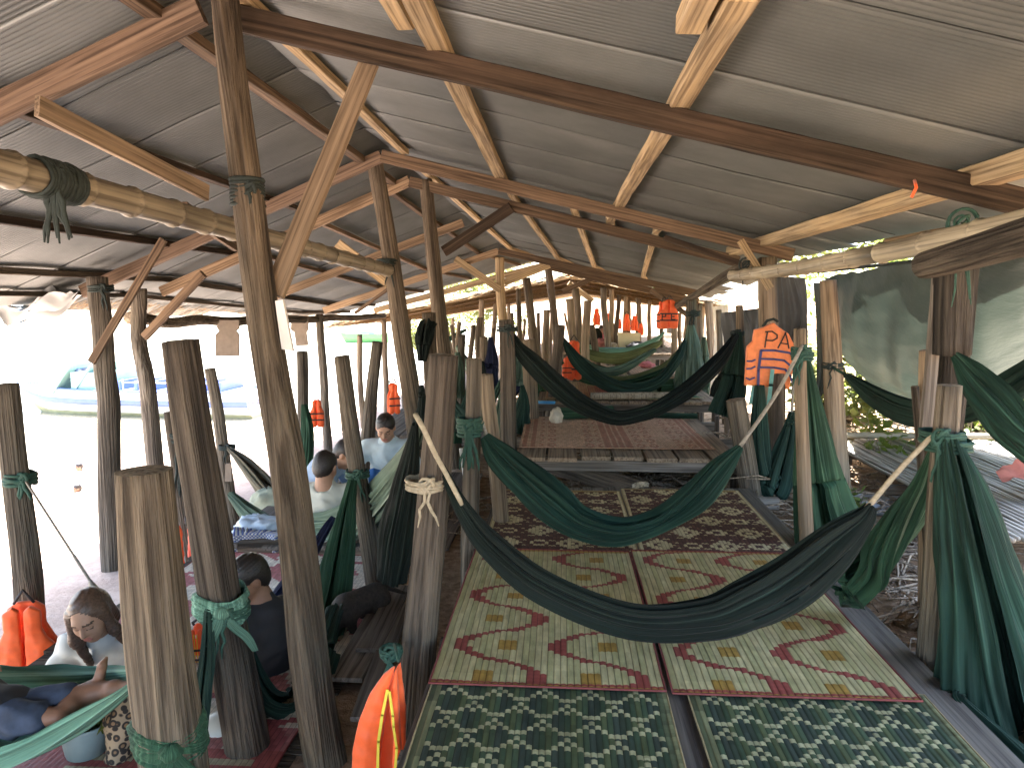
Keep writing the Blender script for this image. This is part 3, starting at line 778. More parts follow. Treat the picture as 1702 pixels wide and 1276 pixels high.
def cream(phase, flip):
    def f(i, j, nc, nr):
        x = (i + .5) / nc * .86; y = (j + .5) / nr * 1.46
        if j < 2 or j >= nr - 2: return jit(REDW if j % 2 else OCH, i, j)
        for c0 in (.235, .625):
            ph = ((y + phase) / .50) * 2 * math.pi
            s = math.sin(ph) ; tri = math.asin(math.sin(ph)) * 2 / math.pi
            fc = lambda p_: c0 + .16 * math.copysign(abs(math.sin(p_)) ** .75, math.sin(p_)) * (1 if not flip else -1)
            xc = fc(ph); sl = (fc(ph + .05) - fc(ph - .05)) / (.1 * .5 / 2 / math.pi)
            th = .0125 + .021 * abs(s) ** 4
            if abs(x - xc) / math.sqrt(1 + sl * sl) < th: return jit(REDW, i, j, .1)
            for yy in (-.5, -.25, 0, .25, .5, .75, 1., 1.25, 1.5, 1.75):
                pk = yy + .125 - phase
                if abs(y - pk) < .037:
                    sg = math.sin((pk + phase) / .5 * 2 * math.pi) * (1 if not flip else -1)
                    if abs(x - (c0 - sg * .035)) < .038: return jit(OCH, i, j, .1)
        c = CREAM if (i * 5 % 7) > 2 else CREAM2
        return jit(c, i, j // 3, .08)
    return f
BR = (.105, .048, .042); BR2 = (.15, .075, .06); CR2 = (.68, .62, .40)
def brown(i, j, nc, nr):
    if i == 0 or i == nc - 1: return jit(CR2, i, j)
    if j < 2 or j >= nr - 2: return jit((.3, .2, .07), i, j)
    x = (i - 1) ; y = j
    PX, PY = 17.6, 32.
    for (ox, oy) in ((0, 0), (.5, .5)):
        fx = ((x / PX + ox + .27) % 1 - .5) * PX; fy = ((y / PY + oy) % 1 - .5) * PY
        d = abs(fx) / 4.4 + abs(fy) / 7.6
        if d < 1:
            if abs(fx) < .6 and 1 < abs(fy) < 3: return jit(BR, i, j)
            if 1 < abs(fx) < 1.8 and abs(fy) < 1.2: return jit(BR, i, j)
            return jit(CR2, i, j // 2, .1)
        if (abs(abs(fx) - 5) < .8 and abs(abs(fy) - 3) < 1) or (abs(abs(fx) - 2.4) < .7 and abs(abs(fy) - 7) < 1): return jit(CR2, i, j // 2, .1)
        gx = ((x / PX + ox + .77) % 1 - .5) * PX; gy = ((y / PY + oy) % 1 - .5) * PY
        if (abs(gx) < 1.6 and abs(abs(gy) - 2.6) < .9) or (abs(abs(gx) - 2) < .8 and abs(gy) < 1.1): return jit(CR2, i, j // 2, .1)
    return jit(BR if (j // 3 + i) % 5 else BR2, i, j // 2, .2)
GRN = [(.055, .095, .06), (.08, .13, .08), (.045, .072, .055), (.11, .145, .075), (.055, .082, .07)]; GCR = (.52, .52, .33)
def green(i, j, nc, nr):
    if i < 2 or i >= nc - 2: return jit((.24, .26, .15) if i % 2 else (.12, .15, .09), i, j // 2, .25)
    P2, H = 8, 9.
    t1 = abs((i % P2) - P2 / 2) / (P2 / 2) * .5
    y = j / 2.
    a = (y - t1 * H) % (H * 1.0); c = (y + t1 * H) % (H * 1.0)
    if a < 1.0 or c < 1.0: return jit(GCR, i, int(y), .2)
    if (i % P2) in (0, 4) and ((y + (i % P2) * H / 8) % H) in (2.5, 3.0, 6.0, 6.5): return jit(GCR, i, int(y), .2)
    k = (i * 13 + int((y - t1 * H) // H) * 7 + int((y + t1 * H) // H) * 3) % 5
    return jit(GRN[k], i, int(y) // 3, .15)
PK = (.74, .53, .39); PKR = (.50, .25, .18)
def pink(i, j, nc, nr):
    x, y = i / nc, j / nr
    for c0, w in ((.02, .012), (.06, .01), (.455, .02), (.49, .012), (.53, .012), (.565, .02), (.94, .01), (.97, .012)):
        if abs(x - c0) < w: return jit(PKR, i, j, .15)
    blk = (.09 < x < .2) or (.33 < x < .43) or (.6 < x < .72) or (.82 < x < .92)
    if blk:
        gx, gy = (i % 6) - 2.5, (j % 14) - 6.5
        if 2 < abs(gx) * 1.6 + abs(gy) * .7 < 4.2: return jit(PKR, i, j, .2)
    if (i + j) % 4 == 0: return jit((.46, .27, .18), i, j, .2)
    return jit(PK, i, j, .15)
def redwhite(i, j, nc, nr):
    x, y = i / nc * 1.5, j / nr * 2.7
    if j < nr * .14:
        if (.15 < x % .5 < .38) and (j // 2) % 2 and abs(y - .2) < .13: return jit((.45, .4, .28), i, j)
        return jit((.36, .10, .10), i, j)
    u, v = (x + y * .55) % .36, (y - x * .25) % .5
    if abs(u - .18) < .05 * (1 + math.sin(v * 12.6)) or abs(v - .25) < .02: return jit((.42, .12, .14), i, j, .2)
    if abs(v - .1) < .09 and u > .2: return jit((.48, .2, .21), i, j, .2)
    return jit((.74, .69, .63), i, j, .15)
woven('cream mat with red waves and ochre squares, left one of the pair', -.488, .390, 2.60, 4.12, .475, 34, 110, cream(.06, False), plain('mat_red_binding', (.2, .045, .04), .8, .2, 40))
MRB = bpy.data.materials['mat_red_binding']
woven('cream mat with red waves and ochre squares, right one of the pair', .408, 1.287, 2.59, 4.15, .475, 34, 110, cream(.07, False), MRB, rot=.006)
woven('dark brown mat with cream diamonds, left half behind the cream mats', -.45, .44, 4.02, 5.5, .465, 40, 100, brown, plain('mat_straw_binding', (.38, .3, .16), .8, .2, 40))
MSB = bpy.data.materials['mat_straw_binding']
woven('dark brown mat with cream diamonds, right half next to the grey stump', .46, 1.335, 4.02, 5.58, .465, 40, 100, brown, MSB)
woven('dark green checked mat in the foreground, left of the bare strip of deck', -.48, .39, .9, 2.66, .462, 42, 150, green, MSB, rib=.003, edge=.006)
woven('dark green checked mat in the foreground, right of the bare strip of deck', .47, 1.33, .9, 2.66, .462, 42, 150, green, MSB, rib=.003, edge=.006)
woven('pink and red patterned mat on the raised deck in the middle', -.375, 1.31, 6.36, 8.05, .626, 90, 100, pink, seam_shade=.8, border=plain('mat_pink_binding', (.4, .24, .15), .8, .2, 40), rot=.012, rib=.002)
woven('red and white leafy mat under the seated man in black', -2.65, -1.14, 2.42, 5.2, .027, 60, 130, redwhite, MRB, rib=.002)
def flatmat(c1, c2):
    def f(i, j, nc, nr): return jit(c1 if (i // 3) % 4 else c2, i, j, .15)
    return f
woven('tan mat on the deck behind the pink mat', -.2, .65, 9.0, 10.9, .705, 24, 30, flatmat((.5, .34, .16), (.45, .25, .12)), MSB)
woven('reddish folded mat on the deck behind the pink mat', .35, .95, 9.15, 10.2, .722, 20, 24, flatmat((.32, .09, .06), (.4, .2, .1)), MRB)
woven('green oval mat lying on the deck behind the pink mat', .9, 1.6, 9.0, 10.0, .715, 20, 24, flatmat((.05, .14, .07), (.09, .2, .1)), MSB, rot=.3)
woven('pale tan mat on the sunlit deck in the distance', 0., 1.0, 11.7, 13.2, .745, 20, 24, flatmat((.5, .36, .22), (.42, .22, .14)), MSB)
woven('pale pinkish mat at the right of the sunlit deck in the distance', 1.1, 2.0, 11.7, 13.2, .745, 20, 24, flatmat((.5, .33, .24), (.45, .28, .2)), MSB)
# rolled mats
def rolled(label, p0, p1, r, mat):
    p0, p1 = Vector(p0), Vector(p1); ax = (p1 - p0).normalized(); s = ax.cross(V(0, 0, 1)).normalized()
    rows = []
    for i in range(10):
        c = p0.lerp(p1, i / 9) + V(0, 0, r)
        rows.append([c + (s * math.cos(a) + V(0, 0, 1) * math.sin(a)) * (r * (.45 + .55 * k / 47)) for k, a in ((k, k / 47 * 2 * math.pi * 2.4) for k in range(48))])
    b = MB(); b.grid(rows); o = b.build('rolled_mat', mat); tag(o, label, 'mat')
rolled('dark green rolled mat at the far edge of the pink mat', (-.02, 7.85, .63), (.55, 8.05, .63), .07, M['h_moss'])
rolled('thin teal rolled mat at the far right of the pink mat', (.85, 8.08, .63), (1.46, 8.0, .63), .035, M['h_teal'])
rolled('green rolled mat standing out on the deck behind the pink mat', (1.25, 9.6, .72), (1.9, 9.9, .72), .09, M['h_moss'])
rolled('yellow straw roll on the deck behind the pink mat', (.35, 8.95, .70), (1.3, 9.05, .70), .05, M['bamboo'])

# ------------------------------------------------------------------ hammocks
def cloth_mesh(st, side, Phi=2.5, ns=64, nt=64, pleat=.13, tilt=0., seed=0, flare=0.):
    """st: list of (point, a across, b deep); a lengthwise cloth gathered to those radii"""
    S0 = Vector(side).normalized()
    sp = catmull([(p_[0], p_[1], p_[2], a, b_) for p_, a, b_ in st], ns)
    rows = []
    for i in range(ns):
        q = sp[i]; c = Vector(q[:3]); a, e = max(q[3], .004), max(q[4], .004)
        d0 = Vector(sp[max(i-1, 0)][:3]); d1 = Vector(sp[min(i+1, ns-1)][:3]); T = (d1 - d0).normalized()
        S = (S0 - T * S0.dot(T)).normalized(); Nn = S.cross(T)
        if Nn.z < 0: Nn = -Nn
        t = i / (ns - 1); row = []
        m = max(a, e)
        for j in range(nt + 1):
            u = j / nt * 2 - 1; ph = u * Phi + tilt
            k = 1 + pleat * (1.2 * nz(u * 5.5, t * 1.5, seed) + 1.3 * nz(u * 14, t * 1.6, seed + 3) + .7 * nz(u * 30, t * 1.8, seed + 8))
            p_ = c + S * (a * math.sin(ph) * k) - Nn * (e * math.cos(ph) * k)
            w1 = u * 4.5 + 1.1 * nz(t * 2.2, u * 1.3, seed + 11) + seed; w2 = u * 11 + 1.2 * nz(t * 2.6, u * 2.1, seed + 14)
            c1 = abs((w1 % 1) - .5) * 2; c2 = abs((w2 % 1) - .5) * 2
            k2 = pleat * (.62 * (c1 - .5) * (.5 + .9 * abs(nz(t * 3, u * 2, seed + 17))) + .24 * (c2 - .5))
            p_ += (S * (math.sin(ph)) - Nn * (math.cos(ph))) * k2 * max(a, e) * .8 * min(1, (a + e) / .03)
            hem = abs(u) > .93
            if hem: p_ += Nn * (.05 * m * nz(t * 9, u * 3, seed + 5))
            row.append(p_)
        rows.append(row)
    return rows
def tie(center, R_, mat, axis=(0, 0, 1), turns=4, r=.0068, parent=None, tails=2, tl=.18, name='knot', lump=1.0):
    b = MB(); c = Vector(center); ax = Vector(axis).normalized()
    x = ax.orthogonal().normalized(); y = ax.cross(x); s = rnd.random() * 20
    for k in range(turns):
        pts = []
        for i in range(22):
            a = 2 * math.pi * i / 20
            pts.append(c + (x * math.cos(a) + y * math.sin(a)) * R_ * (1.03 + .1 * nz(a, k, s)) + ax * ((k - turns / 2) * r * 1.7 + r * 1.5 * nz(math.cos(a) * 2, k * 2, s)))
        b.tube(pts, r * rnd.uniform(.8, 1.25), 6, cap=False)
    f = (CAM - c); f.z = 0; f.normalize(); kc = c + f * (R_ + r)
    for k in range(3):
        pts = [kc + V(.03*lump*math.cos(a + k), .01, .03*lump*math.sin(a + k * 2)) + f * .012 * math.sin(2*a + k) for a in [2*math.pi*i/12 for i in range(14)]]
        b.tube(pts, r * 1.1, 6)
    for k in range(tails):
        dx = rnd.uniform(-.06, .06); pts = [kc + V(dx * i / 5 + .02 * nz(i * .8, k, s), 0, -tl * (i / 5) ** 1.1 * rnd.uniform(.9, 1)) for i in range(6)]
        b.tube(pts, [r * .8, r, r * 1.1, r, r * .8, r * .4], 6)
    return b.build(name, mat, parent)
hseed = [0]
def hammock(label, st, side=(0, 1, 0), mat='h_green', Phi=2.5, ropes=(), ties=(), ns=90, nt=120, pleat=.5, group='cloth hammocks', rmat='rope_green', tilt=0.):
    """st: [(px, py, Y, a_px, b_px)] radii in pixels at that depth; ropes: lists of (px,py,Y); ties: (px,py,Y,R,mat)"""
    hseed[0] += 7.3
    S = [(P(x, y, Y), pr(a, Y), pr(b_, Y)) for x, y, Y, a, b_ in st]
    c = sum((q[0] for q in S), Vector()) / len(S); c.z = min(q[0].z for q in S)
    root = empty('hammock', c, label, 'hammock', group)
    b = MB(); b.grid(cloth_mesh(S, side, Phi, ns, nt, pleat, tilt, hseed[0])); b.build('cloth', M[mat], root)
    for rp in ropes:
        t = MB(); pts = [P(*q[:3]) for q in rp]; sp = [Vector(a) for a in catmull(pts, 14)] if len(pts) > 2 else pts
        t.tube(sp, .011, 6); t.build('rope', M[rmat], root)
    for tt in ties:
        tie(P(*tt[:3]), tt[3], M[tt[4] if len(tt) > 4 else rmat], parent=root)
    return root
# nearest, across the cream mats
hammock('nearest dark hammock, sagging low across the cream mats',
        [(733, 768, 2.98, 5, 6), (772, 845, 2.95, 8, 15), (820, 905, 2.92, 12, 24), (905, 970, 2.9, 14, 29), (1044, 1023, 2.9, 16, 32), (1170, 1021, 2.9, 16, 37), (1241, 996, 2.9, 16, 43), (1312, 957, 2.93, 14, 44), (1383, 901, 2.95, 11, 35), (1430, 862, 2.98, 8, 18), (1447, 840, 3.0, 6, 8)],
        mat='h_dark', ropes=[[(690, 688, 2.90), (705, 715, 2.86), (722, 752, 2.86), (740, 785, 2.90), (768, 838, 2.94)], [(1440, 845, 3.0), (1500, 775, 2.98), (1562, 712, 2.95)]],
        ties=[(708, 800, 3.0, .078, 'rope_tan'), (1566, 722, 3.0, .075, 'rope_green')], rmat='rope_tan')
hammock('dark green hammock hanging over the brown diamond mats',
        [(806, 724, 4.1, 4, 7), (830, 756, 4.08, 10, 21), (872, 797, 4.05, 14, 29), (918, 838, 4.0, 16, 33), (960, 868, 4.0, 18, 26), (1015, 883, 4.0, 18, 21), (1060, 878, 4.0, 18, 16), (1105, 860, 4.05, 16, 15), (1155, 824, 4.05, 13, 20), (1198, 776, 4.1, 9, 16), (1230, 742, 4.15, 4, 5)],
        mat='h_teal', ropes=[[(800, 700, 4.15), (806, 715, 4.12), (812, 735, 4.1)], [(1230, 742, 4.15), (1290, 655, 4.25), (1334, 574, 4.3)]],
        ties=[(786, 706, 4.15, .06, 'rope_green'), (1332, 582, 4.35, .05, 'rope_green')], rmat='rope_grey')
hammock('long black-green hammock sagging over the pink mat',
        [(852, 555, 6.4, 4, 5), (862, 575, 6.4, 6, 10), (885, 600, 6.4, 8, 15), (926, 640, 6.4, 10, 17), (968, 672, 6.4, 12, 15), (1022, 693, 6.4, 12, 12), (1064, 687, 6.4, 11, 11), (1101, 672, 6.4, 11, 11), (1148, 641, 6.5, 9, 12), (1197, 594, 6.8, 6, 10), (1224, 556, 7.1, 3, 4)],
        mat='h_dark', ties=[(843, 545, 6.4, .085, 'rope_dark'), (1226, 553, 7.3, .06, 'rope_dark')], rmat='rope_dark')
hammock('green hammock curving above the deck behind the pink mat',
        [(936, 562, 9.2, 3, 3), (965, 600, 9.2, 6, 10), (1005, 632, 9.2, 8, 11), (1050, 645, 9.2, 8, 10), (1095, 632, 9.2, 7, 9), (1125, 595, 9.3, 5, 7), (1140, 562, 9.5, 2, 3)], mat='h_green', ns=48, nt=40)
hammock('thin dark hammock tucked under the curving green one',
        [(936, 600, 10, 3, 3), (970, 630, 10, 5, 6), (1030, 637, 10, 6, 5), (1090, 622, 10, 5, 5), (1150, 590, 10, 2, 3)], mat='h_moss', ns=40, nt=36)
hammock('faint green hammock high up beyond the olive one',
        [(950, 556, 14, 2, 2), (985, 578, 14, 4, 5), (1035, 584, 14, 5, 5), (1085, 566, 14, 3, 4), (1104, 552, 14, 2, 2)], mat='h_mint', ns=40, nt=36)
hammock('dark hammock crossing below the grey-green striped one in the distance',
        [(948, 592, 10.6, 2, 2), (985, 622, 10.6, 5, 6), (1040, 630, 10.6, 6, 6), (1100, 610, 10.6, 4, 5), (1130, 580, 10.6, 2, 2)], mat='h_olive', ns=40, nt=36)
hammock('light olive striped hammock in the distance',
        [(945, 570, 12, 3, 3), (990, 590, 12, 6, 8), (1040, 592, 12, 6, 8), (1090, 572, 12, 3, 4), (1100, 566, 12, 2, 2)], mat='h_olive', ns=40, nt=36)
hammock('grey-green striped hammock below the olive one in the distance',
        [(960, 590, 11.2, 3, 3), (995, 614, 11.2, 5, 7), (1035, 612, 11.2, 5, 7), (1090, 580, 11.2, 2, 3)], mat='h_stripe', ns=40, nt=36)
# bundles hanging down posts
X = (1, 0, 0)
def bundle(label, st, mat, Phi=3.0, ropes=(), ties=(), side=X, pleat=.34, ns=56, nt=90, rmat='rope_green', tilt=0):
    return hammock(label, st, side, mat, Phi, ropes, ties, ns, nt, pleat, 'cloth hammocks hanging slack from one post', rmat, tilt)
bundle('big teal hammock falling to the ground at the right edge, tied to the weathered post',
       [(1575, 725, 2.95, 14, 12), (1592, 800, 2.9, 30, 20), (1612, 900, 2.85, 45, 26), (1640, 1020, 2.8, 66, 34), (1668, 1150, 2.75, 92, 40), (1710, 1300, 2.7, 110, 44)], 'h_teal',
       ties=[(1574, 735, 3.0, .08, 'rope_green')], ns=70, nt=110)
bundle('shiny hem of a teal hammock sweeping round the foot of the weathered post',
       [(1560, 1125, 2.95, 12, 10), (1585, 1165, 2.7, 20, 20), (1640, 1225, 2.6, 30, 24), (1700, 1290, 2.55, 36, 30)], 'h_teal', side=(0, 1, 0), ties=[(1540, 1140, 3.0, .1, 'rope_green')])
bundle('dark hammock slung from the weathered post down to the left, open mouth with frilled hem',
       [(1555, 740, 3.1, 6, 5), (1535, 805, 3.15, 20, 14), (1500, 870, 3.2, 36, 22), (1455, 925, 3.25, 44, 26), (1405, 962, 3.3, 40, 22), (1392, 970, 3.3, 36, 16)], 'h_moss', side=(.6, 0, .8), Phi=2.6)
bundle('tall green hammock spread down behind the slim pale post',
       [(1338, 600, 4.45, 8, 6), (1345, 660, 4.45, 14, 9), (1352, 740, 4.45, 26, 13), (1362, 830, 4.45, 38, 17), (1376, 905, 4.4, 52, 20), (1388, 945, 4.35, 56, 20)], 'h_moss', ties=[(1334, 590, 4.35, .055, 'rope_green')])
bundle('looped green hammock dangling under the lettered orange vest',
       [(1262, 640, 5.9, 7, 6), (1262, 700, 5.9, 13, 8), (1268, 770, 5.9, 16, 10), (1284, 815, 5.9, 20, 14), (1300, 770, 5.9, 18, 11), (1312, 720, 5.9, 11, 8), (1316, 684, 5.9, 4, 4)], 'h_green',
       ropes=[[(1316, 690, 5.9), (1318, 650, 5.95), (1322, 600, 6.0)]], rmat='rope_grey')
bundle('dark hammock bunch on the thin pale post left of the lettered vest',
       [(1228, 552, 7.2, 4, 4), (1224, 590, 7.2, 11, 8), (1216, 640, 7.2, 19, 10), (1200, 690, 7.15, 22, 10)], 'h_green')
bundle('grey-green hammock bunch under the orange vests on the far right post',
       [(1148, 540, 9.5, 5, 5), (1148, 580, 9.5, 13, 8), (1146, 625, 9.5, 19, 9), (1142, 648, 9.5, 19, 9)], 'h_stripe')
bundle('faded hammock bunch hung behind the thin pale post',
       [(1170, 560, 10.5, 3, 3), (1168, 610, 10.5, 10, 6), (1162, 680, 10.4, 16, 8)], 'h_stripe')
hammock('dark hammock strung in front of the green tarpaulin',
        [(1404, 622, 5.6, 4, 4), (1450, 655, 5.2, 6, 13), (1510, 682, 4.8, 8, 17), (1580, 682, 4.5, 8, 19), (1640, 660, 4.2, 8, 20), (1700, 625, 4., 8, 20), (1790, 560, 3.6, 6, 14)],
        mat='h_green', ropes=[[(1380, 608, 5.9), (1404, 622, 5.6)]], ties=[(1384, 606, 5.9, .075, 'rope_dark')], side=(.7, .7, 0))
hammock('green hammock band coming down from the eave post to the right edge',
        [(1590, 592, 3.3, 6, 8), (1620, 625, 3.2, 8, 20), (1660, 665, 3.1, 10, 26), (1710, 715, 3.0, 10, 28), (1800, 760, 2.9, 10, 26), (1950, 720, 2.8, 5, 10)], mat='h_teal', side=(.5, .86, 0))
# left side
hammock('brown striped hammock sloping down behind the main ridge post',
        [(380, 745, 7.3, 3, 4), (410, 775, 7.0, 6, 12), (445, 815, 6.7, 8, 17), (490, 860, 6.4, 9, 18), (560, 880, 6.1, 9, 16), (600, 850, 5.8, 4, 6)], mat='h_brown', ties=[(377, 742, 7.5, .08, 'rope_dark')], side=(.6, .8, 0))
hammock('grey-green hammock at the bench edge in front of the white bag',
        [(382, 820, 6.0, 4, 6), (420, 855, 5.9, 8, 15), (470, 880, 5.8, 9, 17), (530, 885, 5.7, 9, 15), (575, 862, 5.6, 4, 6)], mat='h_stripe', side=(.4, .9, 0))
hammock('pale green striped hammock under the men, running up to the stout post',
        [(505, 868, 5.45, 10, 14), (560, 872, 5.2, 16, 26), (615, 845, 4.8, 16, 28), (655, 800, 4.2, 12, 24), (690, 735, 3.5, 6, 10), (705, 700, 3.1, 4, 5)], mat='h_stripe', side=(.8, .6, 0))
bundle('green hammock fanned down from the knot on the leaning post',
       [(588, 790, 4.5, 6, 5), (576, 850, 4.4, 14, 9), (562, 930, 4.2, 24, 13), (545, 1020, 4.0, 30, 15), (515, 1100, 3.7, 32, 16), (480, 1165, 3.45, 30, 16)], 'h_moss', ties=[(594, 785, 4.55, .07, 'rope_green')])
bundle('dark green hammock bunch on the left face of the stout crooked post',
       [(690, 705, 3.1, 5, 5), (683, 760, 3.2, 12, 9), (672, 830, 3.3, 20, 12), (660, 900, 3.4, 24, 13), (650, 965, 3.5, 22, 13)], 'h_dark')
bundle('navy hammock end slanting over the red and white mat',
       [(555, 860, 4.7, 4, 4), (535, 890, 4.6, 8, 7), (500, 945, 4.45, 18, 12), (462, 1000, 4.3, 22, 14), (430, 1040, 4.2, 18, 12)], 'h_navy', side=(.6, 0, .8))
bundle('dark green hammock swag between the two left foreground posts',
       [(398, 1010, 2.9, 8, 8), (408, 1080, 2.95, 12, 14), (440, 1160, 3.05, 16, 26), (490, 1165, 3.2, 18, 30), (530, 1090, 3.45, 14, 26), (560, 1010, 3.8, 10, 16)], 'h_green', Phi=2.5, side=(0, 1, 0), ties=[(372, 1010, 2.85, .095, 'rope_green')])
bundle('thin green strands dangling from the knot of the tall leaning post',
       [(346, 1010, 2.75, 6, 5), (345, 1080, 2.72, 10, 6), (338, 1150, 2.7, 14, 7), (330, 1230, 2.68, 12, 6)], 'h_green', nt=60)
bundle('green hammock bunch on the post by the small orange vest at the beach',
       [(506, 672, 8.9, 4, 4), (510, 710, 8.9, 9, 6), (508, 750, 8.9, 12, 7), (502, 795, 8.9, 13, 7)], 'h_moss')
bundle('dark hammock coil slung on the post left of the split dark-topped post',
       [(712, 536, 7.8, 12, 12), (704, 560, 7.7, 12, 8), (702, 600, 7.7, 6, 5)], 'h_dark')
for k, (x, y0, y1, Y, m, lab) in enumerate([
        (700, 640, 745, 5.2, 'h_dark', 'black-green hammock bunch half hidden behind the stout crooked post'), (738, 600, 690, 8.9, 'h_dark', 'dark hammock bunch high among the thin posts behind the crooked post'),
        (752, 650, 735, 7.9, 'h_moss', 'mossy hammock bunch on a thin post right of the crooked post'), (858, 565, 640, 8.9, 'h_stripe', 'striped hammock bunch right behind the dark squared post'),
        (872, 590, 650, 10.4, 'h_navy', 'navy hammock bunch beyond the pale brown post'), (800, 600, 690, 7.7, 'h_dark', 'dark hammock bunch left of the splintered post'), (990, 545, 575, 17, 'h_dark', 'small dark bundle hung up near the far end of the shelter'),
        (868, 640, 720, 7.6, 'h_green', 'green hammock fan hung left of the dark squared post'), (760, 585, 660, 9.3, 'h_stripe', 'striped hammock bunch among the thin posts left of the crooked post'),
        (815, 560, 650, 8.6, 'h_navy', 'blue-black hammock bunch behind the splintered post'), (905, 600, 660, 9.9, 'h_moss', 'mossy hammock bunch on a thin post behind the pale brown post'),
        (780, 625, 720, 7., 'h_teal', 'teal hammock bunch behind the post with the net knot'), (832, 640, 735, 6.9, 'h_stripe', 'pale striped hammock bunch beside the dark squared post'),
        (1205, 600, 660, 8.3, 'h_dark', 'black hammock bunch by the right end of the long black-green hammock')]):
    bundle(lab, [(x, y0, Y, 3, 3), (x + 2, lerp(y0, y1, .35), Y, 8, 5), (x - 2, lerp(y0, y1, .7), Y, 14, 7), (x - 4, y1, Y, 16, 7)], m, ns=40, nt=48)
for (st, m, lab) in [([(760, 575, 10, 2, 3), (790, 620, 9.6, 5, 8), (830, 640, 9.3, 5, 8), (876, 600, 9, 2, 3)], 'h_stripe', 'striped hammock strung among the thin posts, left of the dark squared post'),
                     ([(735, 640, 6.8, 2, 3), (770, 690, 6.6, 6, 12), (800, 700, 6.5, 5, 10), (838, 620, 6.4, 2, 3)], 'h_green', 'green hammock strung behind the post with the net knot'),
                     ([(700, 545, 15, 1.5, 2), (735, 565, 15, 3, 4), (775, 548, 15, 1.5, 2)], 'h_teal', 'small distant teal hammock near the beach side'),
                     ([(800, 620, 10, 2, 2), (840, 655, 10, 5, 7), (885, 625, 10, 2, 2)], 'h_navy', 'blue-black hammock low between the thin posts')]:
    hammock(lab, st, mat=m, ns=40, nt=36)
# the big open hammock with the child, lower left
fr_ = lambda px, py, Y, a: (P(px, py, Y) - V(0, a, .01), a, a * .92)
q0 = [(P(240, 1112, 2.32), .018, .02), fr_(212, 1110, 2.50, .075), fr_(168, 1106, 2.66, .165), fr_(110, 1104, 2.73, .235), fr_(50, 1104, 2.75, .27), fr_(-10, 1105, 2.75, .28), fr_(-90, 1100, 2.76, .28), (V(-2.75, 2.5, .75), .17, .15), (V(-3.15, 2.5, .98), .03, .03)]
hb = empty('hammock', (-2.1, 2.45, .3), 'mint green striped hammock with a child lying in it, lower left corner', 'hammock', 'cloth hammocks')
b = MB(); b.grid(cloth_mesh(q0, (0, 1, 0), 1.42, 80, 110, .07, .17, 3.)); b.build('cloth', M['h_mint'], hb)
b = MB(); b.tube([V(-3.2, 2.5, .98), V(-3.6, 2.5, 1.25)], .014); b.build('rope', M['rope_green'], hb)
def cloth_tie(px, py, Y, Rr, label, mat='h_mint', wd=.05):
    """a twisted strip of cloth wound round a post with a knot and a tail"""
    c = P(px, py, Y); b = MB(); s = rnd.random() * 9
    for k, (tl, zo, w_) in enumerate(((.35, .3, .9), (-.45, -.35, .75), (.8, .0, .55))):
        rows = []
        for j in range(23):
            v = j / 11 - 1; row = []
            for i in range(49):
                a = 2 * math.pi * i / 48; ca, sa = math.cos(a), math.sin(a)
                pl = .10 * nz(v * 4.5 + k * 7, ca * 1.2, sa * 1.2 + s) + .05 * nz(v * 11, ca * 1.5 + k, sa * 1.5 + s)
                r_ = Rr * (1.0 + .02 * k) + wd * (.10 + .26 * (1 - v * v) ** .6 + pl * 2.2)
                row.append(c + V(ca * r_, sa * r_, (zo + v * w_ * (.8 + .25 * nz(ca * 1.3, sa * 1.3, s + k))) * wd + tl * wd * math.sin(a + k * 2)))
            rows.append(row)
        b.grid(rows)
    f = (CAM - c); f.z = 0; f.normalize(); rt_ = V(-f.y, f.x, 0)
    kc = c + f * (Rr + wd * .35)
    def strip_(pts, ws):
        sp = [Vector(q) for q in catmull(pts, 18)]; rows = []
        for i, q in enumerate(sp):
            w_ = interp(i / 17, [0, .5, 1], ws); rows.append([q + rt_ * w_ * v + f * (.25 * w_ * nz(v * 3, i * .12, s) + .2 * w_ * nz(v * 8, i * .1, s) + .3 * w_ * (1 - v * v)) for v in [m / 8 - 1 for m in range(17)]])
        b.grid(rows)
    b.grid([[kc + V(math.cos(a) * math.cos(e), math.sin(a) * math.cos(e), .8 * math.sin(e)) * wd * .62 * (1 + .3 * nz(math.cos(a) * 3, math.sin(a) * 3 + s, e * 2)) for a in [2*math.pi*i/20 for i in range(21)]] for e in [-1.57 + 3.14 * j / 10 for j in range(11)]])
    strip_([kc, kc + rt_ * .04 - V(0, 0, wd * 1.2), kc + rt_ * .09 - V(0, 0, wd * 2.4), kc + rt_ * .12 - V(0, 0, wd * 3.6)], [wd*.35, wd*.5, wd*.25])
    strip_([kc, kc - rt_ * .02 - V(0, 0, wd), kc - rt_ * .05 - V(0, 0, wd * 2.6)], [wd*.35, wd*.55, wd*.3])
    o = b.build('cloth_tie', M[mat]); tag(o, label, 'cloth tie')
cloth_tie(282, 1218, 2.15, .090, 'green cloth wound and knotted low round the thickest foreground post', 'h_moss', .055)
cloth_tie(368, 1002, 2.85, .088, 'pale green cloth knotted round the tall leaning post', 'h_mint', .05)
